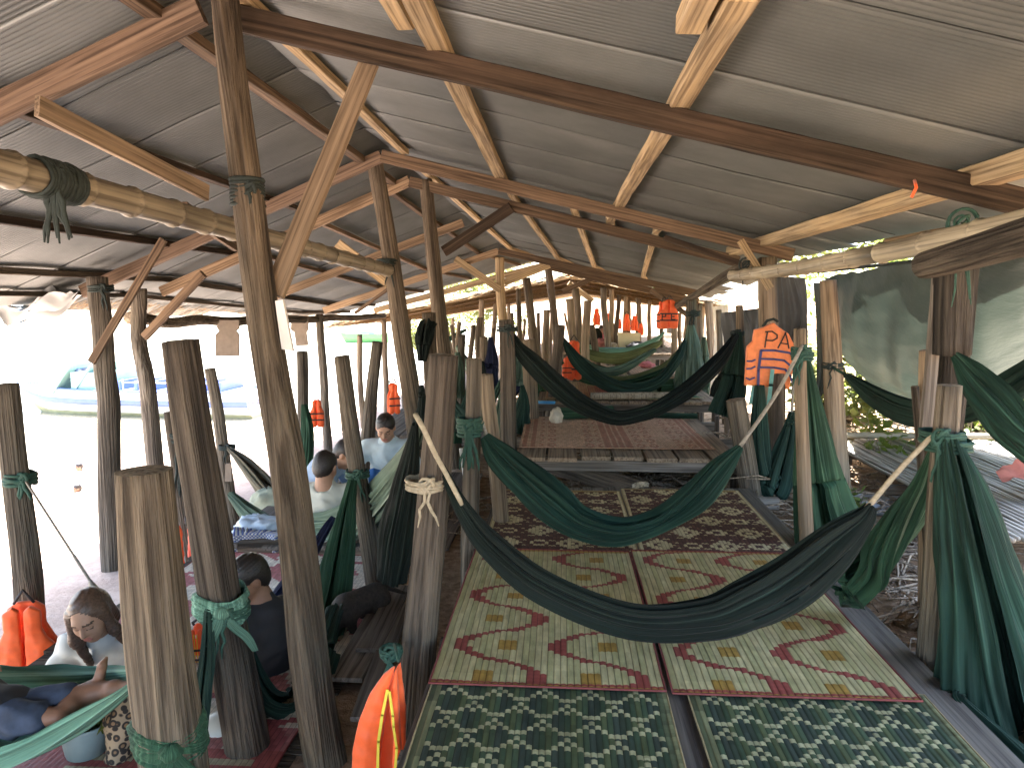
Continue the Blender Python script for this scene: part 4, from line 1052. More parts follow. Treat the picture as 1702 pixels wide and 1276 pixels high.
# twine and ropes on rails and posts
def twine(c, R_, ax, mat, lab, n=7, r=.006, tails=5, tl=.22):
    o = tie(c, R_, mat, ax, n, r, None, tails, tl, 'twine_lashing'); tag(o, lab, 'twine')
RA, RB = P(-60, 262, 2.15), P(655, 452, 7.2)
twine(RA.lerp(RB, .075), .064, RB - RA, M['rope_dark'], 'dark green frayed twine wound round the near end of the bamboo rail', 14, .008, 9)
twine(P(411, 318, 3.25), .066, (0, 0, 1), M['rope_dark'], 'dark green twine lashing the bamboo rail to the main ridge post', 8, .009, 3)
twine(P(645, 440, 7.05), .1, (0, 0, 1), M['rope_dark'], 'twine lashing at the far end of the bamboo rail', 8, .009, 2)
twine(P(1600, 372, 3.3), .06, (0, 1, 0), M['rope_green'], 'thin green wire loop hanging over the right bamboo pole', 3, .005, 3, .35)
twine(P(1240, 440, 6.8), .06, (0, 1, 0), M['rope_dark'], 'dark string round the far end of the right bamboo pole', 3, .006, 1)
twine(P(168, 478, 6.75), .1, (0, 0, 1), M['rope_dark'], 'dark string round the head of the left eave post', 4, .01, 2)
twine(P(34, 792, 3.9), .075, (0, 0, 1), M['rope_green'], 'green cloth string round the dark post at the left edge', 4, .01, 3, .12)
twine(P(780, 706, 4.13), .062, (0, 0, 1), M['rope_green'], 'tangle of green net hanging round the post right of the crooked one', 6, .011, 8, .25)
twine(P(650, 1080, 2.85), .04, (0, 0, 1), M['rope_green'], 'green string bow above the orange vest in front', 3, .007, 4, .2)
twine(P(296, 725, 5.6), .06, (0, 0, 1), M['rope_dark'], 'dark string on the thin dark post at left', 5, .01, 4, .5)
twine(P(1152, 520, 9.6), .08, (0, 0, 1), M['rope_dark'], 'dark string on the post under the bunch of vests', 4, .01, 2)
b = MB(); b.tube([P(40, 795, 3.85), P(95, 880, 3.7), P(150, 965, 3.5)], .008); b.tube([P(150, 965, 3.5), P(160, 985, 3.45), P(172, 1010, 3.4)], [.01, .03, .045])
o = b.build('hammock_rope', M['rope_grey']); tag(o, 'thin rope running from the post at the left edge down behind the woman', 'rope')
b = MB()
for k in range(26):
    a = .25 * k; b.v
pts = [P(1520, 300, 3.45) + V(.0, 0, 0), P(1523, 312, 3.40), P(1515, 328, 3.42)]
b.tube(pts, .007); o = b.build('ribbon', M['life']); tag(o, 'small orange ribbon tied round the near right rafter', 'ribbon')
# ------------------------------------------------------------------ tarpaulins on the right
def sheet(label, corners, mat, name='tarpaulin', nu=40, nv=24, bulge=.06, seed=1., fold=.03, drip=.0, cat='tarpaulin', parent=None):
    """corners: tl, tr, br, bl world points; a sagging sheet"""
    tl, tr, br, bl = [Vector(c) for c in corners]; nrm = (tr - tl).cross(bl - tl).normalized(); b = MB(); rows = []
    for i in range(nv + 1):
        v = i / nv; row = []
        for j in range(nu + 1):
            u = j / nu
            q = tl.lerp(tr, u).lerp(bl.lerp(br, u), v)
            q += nrm * (bulge * math.sin(math.pi * v) * (.5 + math.sin(math.pi * u)) + fold * nz(u * 5, v * 1.6, seed) + fold * .6 * nz(u * 13, v * 2.5, seed + 4) + fold * .25 * nz(u * 4 + v * 14, v * 14, seed + 6))
            q.z -= drip * v * (math.sin(math.pi * u) ** .8) * (tl - bl).length - .018 * nz(u * 9, seed) * v
            row.append(q)
        rows.append(row)
    b.grid(rows); o = b.build(name, mat, parent)
    if label: tag(o, label, cat)
    return o
tp = sheet('large green tarpaulin hung as a side wall on the right, its lower edge sagging', [P(1372, 462, 7.0), P(1760, 385, 3.7), P(1800, 585, 6.2), P(1378, 560, 9.2)], M['tarp'], nu=60, nv=34, bulge=-.16, fold=.07, drip=.26, seed=3)
b = MB(); b.tube([P(1360, 452, 7.1) , P(1540, 432, 5), P(1760, 384, 3.68)], .014); b.build('top_rope', M['rope_dark'], tp)
sheet('narrow dark green tarpaulin strip beside the tall pale round post', [P(1352, 470, 7.1), P(1392, 470, 6.9), P(1378, 652, 6.9), P(1356, 660, 7.1)], M['tarp'], seed=8)
sheet('dark grey tarpaulin hung behind the lettered orange vest', [P(1290, 458, 7.6), P(1338, 462, 7.3), P(1340, 600, 7.3), P(1288, 590, 7.6)], M['tarp_grey'], seed=5)
sheet('dark grey cloth hung left of the lettered vest under the eave', [P(1198, 520, 9.), P(1262, 512, 8.3), P(1258, 612, 8.3), P(1204, 612, 9.)], M['tarp_grey'], seed=6)
sheet('pale hanging sheet at the far right eave', [P(1185, 510, 10.4), P(1210, 506, 10.), P(1212, 660, 10.), P(1180, 660, 10.4)], M['sheet_white'], seed=7)
# sagging pale ceiling cloth under the far right slope
b = MB(); rows = []
for i in range(0):
    rows.append([roof_pt(9.4 + 3.6 * i / 13, .78 + .26 * j / 9, 1) + V(0, 0, -.11 - .10 * math.sin(math.pi * i / 13) - .03 * nz(i * .6, j * .5)) for j in range(10)])

# ------------------------------------------------------------------ slatted bamboo bed, far right
bed = empty('slatted_bed', (3.6, 5.9, .3), 'low slatted bed of split bamboo on the far right, under the tarpaulin', 'bed')
b = MB()
for k in range(46):
    x = 2.62 + k * .047; dz = .52 + .01 * nz(k * .9)
    y0, y1 = 4.35 + .12 * nz(k * .7, 3) + .02 * k, 7.5 + .08 * nz(k * .6, 8)
    pts = [V(x + .012 * nz(k, i * .7), lerp(y0, y1, i / 9), dz + .012 * nz(k * 1.3, i * .9, 2)) for i in range(10)]
    b.tube(pts, rnd.uniform(.014, .021), 7)
b.build('slats', M['slat'], bed, origin=(3.6, 5.9, .5), axis=(0, 1, 0))
bamboo('rail', V(2.3, 7.42, .58), V(5.2, 7.25, .62), .03, M['bamboo'], bed)
for y in (4.6, 5.8, 7.1):
    log('bearer', [V(2.5, y, .45), V(4.9, y, .45)], .045, .04, M['bark'], bed)
    for x in (2.7, 4.6): log('leg', [V(x, y, ground_z(x, y) - .03), V(x, y, .42)], .05, .045, BD, bed, sides=10)
o = sheet('rust red cloth lying over the right end of the slatted bed', [P(1654, 784, 5.25), P(1790, 712, 5.4), P(1810, 800, 5.0), P(1664, 797, 5.05)], plain('rust_cloth', (.30, .085, .05), .85, .3, 9), 'draped_cloth', 20, 14, .03, 2., .03, 0, 'cloth')
# ------------------------------------------------------------------ vegetation
def leaf_clump(b, c, r, n, size, m=0, flat=.8):
    for _ in range(n):
        d = V(rnd.gauss(0, 1), rnd.gauss(0, 1), rnd.gauss(0, 1)); d = d.normalized() * r * rnd.random() ** .45
        q = Vector(c) + V(d.x, d.y, d.z * flat)
        a = V(rnd.gauss(0, 1), rnd.gauss(0, 1), rnd.gauss(-.3, .6)).normalized(); n_ = V(rnd.gauss(0, .6), rnd.gauss(0, .6), 1).normalized()
        s = a.cross(n_).normalized(); L = size * rnd.uniform(.6, 1.3); w = L * .3
        b.add([q, q + a * L * .5 + s * w, q + a * L, q + a * L * .5 - s * w], [(0, 1, 2, 3)], m)
def bush(label, loc, r, h, n, size, mat, kind='bush', seed=0):
    root = empty(kind, loc, label, kind, 'bushes on the bank to the right')
    loc = Vector(loc); st = MB(); lf = MB()
    for k in range(9):
        a = rnd.random() * 6.28; e = loc + V(math.cos(a) * r * rnd.uniform(.3, .9), math.sin(a) * r * rnd.uniform(.3, .9), h * rnd.uniform(.4, .95))
        mid = loc.lerp(e, .5) + V(rnd.uniform(-.1, .1), rnd.uniform(-.1, .1), .1)
        st.tube([loc, mid, e], [.025, .015, .006], 5)
        leaf_clump(lf, e, r * rnd.uniform(.3, .5), n // 14, size); leaf_clump(lf, mid, r * .4, n // 28, size)
    st.build('stem', M['bark'], root); lf.build('foliage', mat, root)
    return root
BUSH = [(3.4, 9.2, .9, 1.0), (4.6, 8.6, 1.0, 1.2), (5.6, 7.4, 1.2, 1.5), (6.6, 6.2, 1.3, 1.7), (5.8, 10., 1.5, 2.2), (7.6, 8, 1.6, 2.4), (7.4, 5., 1.4, 2.0),
        (6.2, 12.5, 1.6, 2.6), (8.8, 10.5, 2.0, 3.2), (6.9, 16, 2.0, 3.0), (8.5, 3.4, 1.6, 2.4)]
LB = ['low yellow-green bush seen under the tarpaulin, behind the slatted bed', 'leafy bush beyond the far end of the slatted bed', 'bush on the bank beyond the slatted bed', 'taller bush on the bank beyond the slatted bed, further right']
for k, (x, y, r, h) in enumerate(BUSH):
    bush(LB[k] if k < 4 else 'sunlit bush among others on the bank behind the tarpaulins', (x, y, ground_z(x, y)), r, h, 2600, .10 if k < 6 else .14, M['leaf'] if k % 2 else M['leaf_dry'])
for k, (x, y, s) in enumerate([(3.0, 6.9, .2), (3.3, 7.9, .22), (2.2, 5.6, .12), (2.15, 6.4, .13), (4.2, 7.8, .25)]):
    b = MB(); z = ground_z(x, y)
    for j in range(5): b.tube([V(x, y, z), V(x + rnd.uniform(-s, s), y + rnd.uniform(-s, s), z + s * rnd.uniform(1, 2))], [.006, .003], 4)
    leaf_clump(b, (x, y, z + s * 1.4), s * 1.1, 60, s * .55, 1)
    o = b.build('seedling', [M['twig'], M['leaf']]); tag(o, 'small bright green plant sprouting from the earth beside the slatted bed', 'plant', 'small plants on the earth at right')
def tree(label, x, y, h, r, n, size, mat):
    z = ground_z(x, y); root = empty('tree', (x, y, z), label, 'tree', 'trees behind the shelter')
    log('trunk', [V(x, y, z - .1), V(x + rnd.uniform(-.3, .3), y, z + h * .5), V(x + rnd.uniform(-.5, .5), y, z + h * .85)], .16, .05, BG, root, bend=.15, sides=10, step=.3)
    lf = MB(); st = MB()
    for k in range(16):
        a = rnd.random() * 6.28; rr = r * rnd.uniform(.25, 1)
        c = V(x + math.cos(a) * rr, y + math.sin(a) * rr, z + h * rnd.uniform(.35, 1.0))
        st.tube([V(x, y, z + h * rnd.uniform(.3, .7)), c], [.05, .015], 5); leaf_clump(lf, c, r * rnd.uniform(.28, .45), n // 16, size)
    st.build('branch', BG, root); lf.build('crown', mat, root)
for k, (x, y, h, r) in enumerate([(9, 14, 6, 2.6), (11.5, 9, 6.5, 3), (12.5, 4, 6.5, 3), (8.5, 20, 6, 2.6), (10, 24, 8, 3.4), (5, 35, 7, 3), (-4.5, 41, 4.5, 2.5), (16, 14, 8, 4), (9, 32, 8, 3.5), (-7.5, 46, 4, 2.4), (17, 2, 8, 4), (13, -3, 7, 3.4)]):
    tree('leafy tree among others on the bank behind the shelter', x, y, h, r, 4200, .22, M['leaf'] if k % 3 else M['leaf_dry'])
# ------------------------------------------------------------------ twigs and litter on the earth
b = MB()
def sticks(n, cx, cy, sx, sy, L0, L1, rr, zup=.03):
    for _ in range(n):
        x, y = rnd.gauss(cx, sx), rnd.gauss(cy, sy); a = rnd.random() * 6.28; L = rnd.uniform(L0, L1); z = ground_z(x, y) + rnd.random() * zup
        d = V(math.cos(a), math.sin(a), rnd.uniform(-.05, .25)) * L
        p0 = V(x, y, z); b.tube([p0, p0 + d * .5 + V(rnd.uniform(-.04, .04), rnd.uniform(-.04, .04), rnd.uniform(0, .05)), p0 + d], [rr * rnd.uniform(.6, 1.3), rr, rr * .5], 4, cap=False)
sticks(1500, .75, 6.7, .45, .45, .1, .5, .007, .32); sticks(260, .2, 6.3, .6, .3, .1, .4, .006, .08); sticks(420, 2.05, 4.9, .3, .7, .1, .45, .008, .1); sticks(200, 2.3, 6.4, .4, .6, .1, .4, .007, .08); sticks(120, 1.9, 3.6, .3, .5, .08, .3, .005, .03)
sticks(260, 3.6, 8.6, .9, .6, .2, .6, .008, .25)
o = b.build('twig_litter', M['twig']); tag(o, kind='stuff')
b = MB()
for _ in range(700):
    x, y = rnd.uniform(1.4, 3.6), rnd.uniform(2.6, 7.5); z = ground_z(x, y) + .008; a = rnd.random() * 6.28; s = rnd.uniform(.02, .055)
    d = V(math.cos(a), math.sin(a), rnd.uniform(-.2, .3)) * s; w = V(-math.sin(a), math.cos(a), rnd.uniform(-.3, .3)) * s * .4
    b.add([V(x, y, z), V(x, y, z) + d * .5 + w, V(x, y, z) + d, V(x, y, z) + d * .5 - w], [(0, 1, 2, 3)])
o = b.build('dry_leaves', plain('dry_leaf', (.30, .2, .11), .8, .4, 6, bs=0)); tag(o, kind='stuff')
b = MB()
for k in range(26):                     # loose earth clods on the right bank
    x, y = rnd.uniform(1.5, 2.6), rnd.uniform(2.7, 4.6); s = rnd.uniform(.03, .1); z = ground_z(x, y)
    rows = [[V(x, y, z) + V(math.cos(a) * math.cos(e), math.sin(a) * math.cos(e), .6 * math.sin(e)) * s * (1 + .4 * nz(math.cos(a) * 1.5 + k, math.sin(a) * 1.5, e * 1.5)) for a in [2*math.pi*i/12 for i in range(13)]] for e in [-1.57 + 3.14 * j / 8 for j in range(9)]]
    b.grid(rows, uv=False)
o = b.build('earth_clods', M['sand']); tag(o, kind='stuff')
ty = MB(); c = P(1440, 806, 5.9); c.z = ground_z(c.x, c.y) + .05
ty.tube([c + V(.17 * math.cos(a), .13 * math.sin(a), .02 * math.sin(2 * a)) for a in [2*math.pi*i/24 for i in range(25)]], .045, 10, cap=False)
ty.tube([c + V(.15, .05, .02), c + V(.3, .08, .03), c + V(.42, -.02, .0), c + V(.36, -.12, -.01), c + V(.1, -.18, -.01), c + V(-.2, -.17, -.02)], .03, 8)
o = ty.build('plastic_hose', plain('grey_plastic', (.33, .34, .34), .5, .15, 8)); tag(o, 'grey plastic hose coil lying on twigs beside the slatted bed', 'hose')
for k, (a, c2) in enumerate([((1420, 1000), (1520, 1065)), ((1385, 985), (1455, 990)), ((1450, 1105), (1520, 1150))]):
    pass
# ------------------------------------------------------------------ boats on the river
def boat(label, loc, L, beam_w, H, rot, mats, cabin=True, zs=None):
    """hull along local X (bow at -X)"""
    root = empty('boat', loc, label, 'boat'); Rz = Matrix.Rotation(rot, 3, 'Z'); loc = Vector(loc)
    def w(x, y, z): return loc + Rz @ V(x, y, z)
    n = 36
    def prof(t):          # half width, bottom, sheer
        bw = beam_w / 2 * (math.sin(min(1, t * 1.7) * math.pi / 2) ** .7) * (1 - .12 * max(0, t - .7) / .3)
        sheer = H * (1 + .15 * max(0, (.35 - t) / .35) ** 2); keel = -.25 + (sheer * .93 + .25) * max(0, (.18 - t) / .18) ** 1.6
        return bw, keel, sheer
    def strip(name, k0, k1, mat, off=0.):
        b = MB()
        for sgn in (1, -1):
            rows = []
            for i in range(n + 1):
                t = i / n; bw, ke, sh = prof(t); row = []
                for j in range(5):
                    k = lerp(k0, k1, j / 4); z = lerp(ke, sh, k); yy = bw * (.35 + .65 * min(1, k * 1.6) ** .6) + off
                    row.append(w(-L / 2 + t * L, sgn * yy, z))
                rows.append(row)
            b.grid(rows, uv=False)
        t = 1.0; bw, ke, sh = prof(t)
        b.add([w(L/2, bw * (.35 + .65 * min(1, k0 * 1.6) ** .6), lerp(ke, sh, k0)), w(L/2, bw * (.35 + .65 * min(1, k1 * 1.6) ** .6), lerp(ke, sh, k1)), w(L/2, -bw * (.35 + .65 * min(1, k1 * 1.6) ** .6), lerp(ke, sh, k1)), w(L/2, -bw * (.35 + .65 * min(1, k0 * 1.6) ** .6), lerp(ke, sh, k0))], [(0, 1, 2, 3)])
        return b.build(name, mat, root)
    strip('bottom', 0, .34, mats['bottom']); strip('hull', .34, 1.0, mats['hull']); strip('stripe', .56, .74, mats['stripe'], .012)
    b = MB(); b.grid([[w(-L/2 + i / n * L, s * prof(i / n)[0] * .97, prof(i / n)[2] - .05) for s in (-1, 0, 1)] for i in range(n + 1)], uv=False); b.build('deck', mats['hull'], root)
    b = MB()
    for sgn in (1, -1): b.tube([w(-L/2 + i / n * L, sgn * prof(i / n)[0], prof(i / n)[2]) for i in range(n + 1)], .035, 6)
    b.build('gunwale', mats['stripe'], root)
    return root, w, prof
PW = plain('boat_white_paint', (.6, .61, .62), .4, .06, 3); PB = plain('boat_blue_paint', (.08, .12, .30), .4, .12, 3); PT = plain('boat_turquoise', (.2, .32, .3), .4, .1, 3); PY = plain('boat_yellow', (.3, .3, .18), .5, .2, 3)
PG = plain('boat_green', (.1, .3, .1), .5, .15, 3); GL = plain('boat_glass', (.05, .08, .2), .15, .1, 3, bs=0)
c = P(228, 690, 25); c.z = -2.05
bt, w, prof = boat('long white passenger boat with a blue stripe and turquoise cabin front moored on the river', c, 9.3, 2.1, .9, R(-4), dict(hull=PW, stripe=PB, bottom=PY))
b = MB(); z0 = .8
fr = [(-2.6, -.8, .8), (-2.6, .8, .8), (-1.7, .75, 1.85), (-1.7, -.75, 1.85)]
for (x0, x1, s) in ((-2.7, -1.75, .85), (-1.9, -1.0, .8)):
    b = MB(); b.box(w((x0 + x1) / 2, 0, 1.28), (.07, 1.6, 1.35), Matrix.Rotation(R(-4), 3, 'Z') @ Matrix.Rotation(R(38), 3, 'Y')); b.build('windshield_frame', PT, bt)
b = MB(); b.box(w(-2.12, -.05, 1.42), (.09, .7, .5), Matrix.Rotation(R(-4), 3, 'Z') @ Matrix.Rotation(R(38), 3, 'Y')); b.build('windshield', GL, bt)
b = MB(); b.box(w(-1.1, 0, 1.15), (1.6, 1.5, .7), Matrix.Rotation(R(-4), 3, 'Z')); b.build('wheelhouse', PT, bt)
b = MB()
for k in range(7): b.box(w(-.1 + k * .62, 0, 1.02), (.1, 1.5, .42), Matrix.Rotation(R(-4), 3, 'Z')); b.box(w(.12 + k * .62, 0, .88), (.42, 1.5, .08), Matrix.Rotation(R(-4), 3, 'Z'))
b.build('seats', PB, bt)
b = MB()
for x in (.2, 1.2, 2.4, 3.4):
    for y in (-.95, .95): b.tube([w(x, y, .75), w(x, y, 1.3)], .02, 6)
for y in (-.95, .95): b.tube([w(.2, y, 1.2), w(3.6, y, 1.2)], .02, 6)
b.build('rail', PW, bt)
STEEL = plain('steel', (.3, .3, .3), .4, .1)
for m0, m1 in ((w(-1.0, 0, 1.5), w(-1.05, 0, 2.9)), (w(.5, .3, .8), w(.45, .3, 2.6))):
    b = MB(); b.tube([m0, m1], .015, 5); b.build('mast', STEEL, bt)
c = P(606, 566, 70); c.z = -2.05
bt2, w2, _ = boat('small light green boat far out on the river', c, 4.6, 1.5, .8, R(6), dict(hull=PG, stripe=PG, bottom=PG))
b = MB(); b.box(w2(.4, 0, 1.1), (1.4, 1.1, .7)); b.build('canopy', PT, bt2)
# ------------------------------------------------------------------ brown hanging boards and white board on the left
def board(label, pts_px, Y, th_, mat, name='hanging_board', tilt=0):
    b = MB(); n = len(pts_px); A = [P(x, y, Y) for x, y in pts_px]; B = [P(x, y, Y) + V(0, th_, 0) for x, y in pts_px]
    b.add(A + B, [list(range(n)), [n + i for i in range(n)][::-1]] + [(i, n + i, n + (i + 1) % n, (i + 1) % n) for i in range(n)], 0, True)
    o = b.build(name, mat); tag(o, label, 'board'); return o
CARD = plain('brown_card', (.22, .175, .135), .8, .15, 12)
board('notched brown board hanging from the eave pole, left of the main ridge post', [(361, 532), (397, 532), (397, 546), (392, 550), (397, 556), (397, 592), (358, 592), (358, 556), (364, 550), (360, 544)], 8.8, .03, CARD)
board('smaller notched brown board hanging right of the main ridge post', [(484, 528), (512, 528), (512, 548), (509, 552), (512, 574), (492, 575), (489, 552), (483, 548)], 11., .03, CARD)
board('white board fastened along the right side of the main ridge post', [(457, 500), (470, 498), (487, 584), (468, 580)], 3.12, .02, plain('white_board', (.7, .7, .68), .5, .05, 6))
board('little brown tag hanging on the thin split-topped post', [(374, 770), (384, 770), (385, 800), (374, 800)], 7.45, .02, CARD)
# ------------------------------------------------------------------ smooth solids from distance fields (people, animals, vests)
def surface_nets(F, org, h):
    nx, ny, nz_ = F.shape; S = F < 0
    c8 = [S[i:nx-1+i, j:ny-1+j, k:nz_-1+k] for i in (0, 1) for j in (0, 1) for k in (0, 1)]
    anyi = np.zeros_like(c8[0]); alli = np.ones_like(c8[0])
    for c in c8: anyi |= c; alli &= c
    mask = anyi & ~alli
    idx = -np.ones(mask.shape, dtype=np.int64); cells = np.argwhere(mask); idx[mask] = np.arange(len(cells))
    acc = np.zeros((len(cells), 3)); cnt = np.zeros(len(cells)); I, J, K = cells.T
    cor = [(i, j, k) for i in (0, 1) for j in (0, 1) for k in (0, 1)]
    for a in range(8):
        for b in range(a + 1, 8):
            d = [abs(cor[a][q] - cor[b][q]) for q in range(3)]
            if sum(d) != 1: continue
            fa = F[I + cor[a][0], J + cor[a][1], K + cor[a][2]]; fb = F[I + cor[b][0], J + cor[b][1], K + cor[b][2]]
            m = (fa < 0) != (fb < 0); t = np.where(m, fa / np.where(fa - fb == 0, 1, fa - fb), 0)
            pa = np.array(cor[a], float); pb = np.array(cor[b], float)
            acc += np.where(m[:, None], pa + (pb - pa) * t[:, None], 0); cnt += m
    verts = np.array(org) + (cells + acc / cnt[:, None]) * h
    quads = []
    for ax in range(3):
        o1, o2 = [q for q in range(3) if q != ax]
        sl0 = [slice(None)] * 3; sl1 = [slice(None)] * 3; sl0[ax] = slice(0, -1); sl1[ax] = slice(1, None)
        A, B = S[tuple(sl0)], S[tuple(sl1)]
        for flip, mm in ((False, A & ~B), (True, ~A & B)):
            e = np.argwhere(mm)
            if not len(e): continue
            ok = (e[:, o1] > 0) & (e[:, o2] > 0) & (e[:, o1] < F.shape[o1] - 1) & (e[:, o2] < F.shape[o2] - 1); e = e[ok]
            def cell(d1, d2):
                q = e.copy(); q[:, o1] += d1; q[:, o2] += d2; return idx[q[:, 0], q[:, 1], q[:, 2]]
            Q = np.stack([cell(-1, -1), cell(0, -1), cell(0, 0), cell(-1, 0)], 1)
            if flip != (ax == 1): Q = Q[:, ::-1]
            quads.append(Q)
    Q = np.concatenate(quads); Q = Q[(Q >= 0).all(1)]
    return verts, Q
def smin(a, b, k):
    if k <= 0: return np.minimum(a, b)
    hh = np.clip(.5 + .5 * (b - a) / k, 0, 1); return b + (a - b) * hh - k * hh * (1 - hh)
def d_cap(p, a, b, ra, rb):
    a = np.array(a, float); b = np.array(b, float); ba = b - a; L2 = (ba * ba).sum() + 1e-12
    t = np.clip(((p - a) @ ba) / L2, 0, 1)
    return np.linalg.norm(p - a - t[..., None] * ba, axis=-1) - (ra + (rb - ra) * t)
def d_ell(p, c, r, B=None):
    q = p - np.array(c, float)
    if B is not None: q = q @ B          # columns of B = local axes
    r = np.array(r, float); k0 = np.linalg.norm(q / r, axis=-1); k1 = np.linalg.norm(q / (r * r), axis=-1) + 1e-9
    return k0 * (k0 - 1) / k1
def solid(prims, h, pad=.03, noise_amp=0., fn=None):
    """prims: ('cap',a,b,ra,rb,k) ('ell',c,r,B,k) ('cutell',c,r,B,k) ('cutcap',...) ('plane',point,normal,k: keep the side the normal points away from)"""
    lo = np.full(3, 1e9); hi = -lo
    for p_ in prims:
        if p_[0] == 'cap':
            for q, r in ((p_[1], p_[3]), (p_[2], p_[4])): lo = np.minimum(lo, np.array(q) - r); hi = np.maximum(hi, np.array(q) + r)
        elif p_[0] == 'ell':
            r = max(p_[2]); lo = np.minimum(lo, np.array(p_[1]) - r); hi = np.maximum(hi, np.array(p_[1]) + r)
    lo -= pad; hi += pad; n = np.ceil((hi - lo) / h).astype(int) + 1
    g = np.stack(np.meshgrid(*[lo[i] + np.arange(n[i]) * h for i in range(3)], indexing='ij'), -1).astype(np.float32)
    D = np.full(g.shape[:3], 1e3, np.float32)
    for p_ in prims:
        if p_[0] != 'plane':             # work only in the box round this primitive
            if 'cap' in p_[0]: a_, b_ = np.array(p_[1], float), np.array(p_[2], float); m_ = max(p_[3], p_[4]); l_, u_ = np.minimum(a_, b_) - m_, np.maximum(a_, b_) + m_
            else: c_ = np.array(p_[1], float); m_ = max(p_[2]); l_, u_ = c_ - m_, c_ + m_
            e_ = p_[-1] + 3 * h
            i0 = np.clip(np.floor((l_ - e_ - lo) / h).astype(int), 0, n); i1 = np.clip(np.ceil((u_ + e_ - lo) / h).astype(int) + 1, 0, n)
            if (i1 <= i0).any(): continue
            sl = tuple(slice(i0[q], i1[q]) for q in range(3)); gs = g[sl]; Ds = D[sl]
        if p_[0] == 'cap': D[sl] = smin(Ds, d_cap(gs, *p_[1:5]), p_[5])
        elif p_[0] == 'ell': D[sl] = smin(Ds, d_ell(gs, p_[1], p_[2], p_[3]), p_[4])
        elif p_[0] == 'cutell': D[sl] = -smin(-Ds, d_ell(gs, p_[1], p_[2], p_[3]), p_[4])
        elif p_[0] == 'cutcap': D[sl] = -smin(-Ds, d_cap(gs, *p_[1:5]), p_[5])
        elif p_[0] == 'plane': D = -smin(-D, -((g - np.array(p_[1])) @ np.array(p_[2])), p_[3])
    if noise_amp:
        x, y, z = g[..., 0], g[..., 1], g[..., 2]
        D = D + 1.7 * noise_amp * (np.sin(25 * x + 9 * z + 3 * np.sin(17 * z)) * np.sin(24 * z + 11 * y + 2 * np.sin(19 * x)) + .6 * np.sin(55 * z + 30 * x + 4 * np.sin(21 * y)) * np.sin(38 * y + 7 * z))
    if fn is not None: D = fn(g, D)
    return surface_nets(D, lo, h)
def solid_obj(name, prims, h, mats, parent=None, origin=None, matfn=None, noise_amp=0., fn=None, pad=.03):
    v, q = solid(prims, h, pad, noise_amp, fn)
    b = MB(); b.v = [Vector(a) for a in v]; b.f = [list(map(int, a)) for a in q]
    if matfn is None: b.m = [0] * len(b.f)
    else: b.m = [int(a) for a in matfn(v[q].mean(1))]
    return b.build(name, mats, parent, origin=origin)

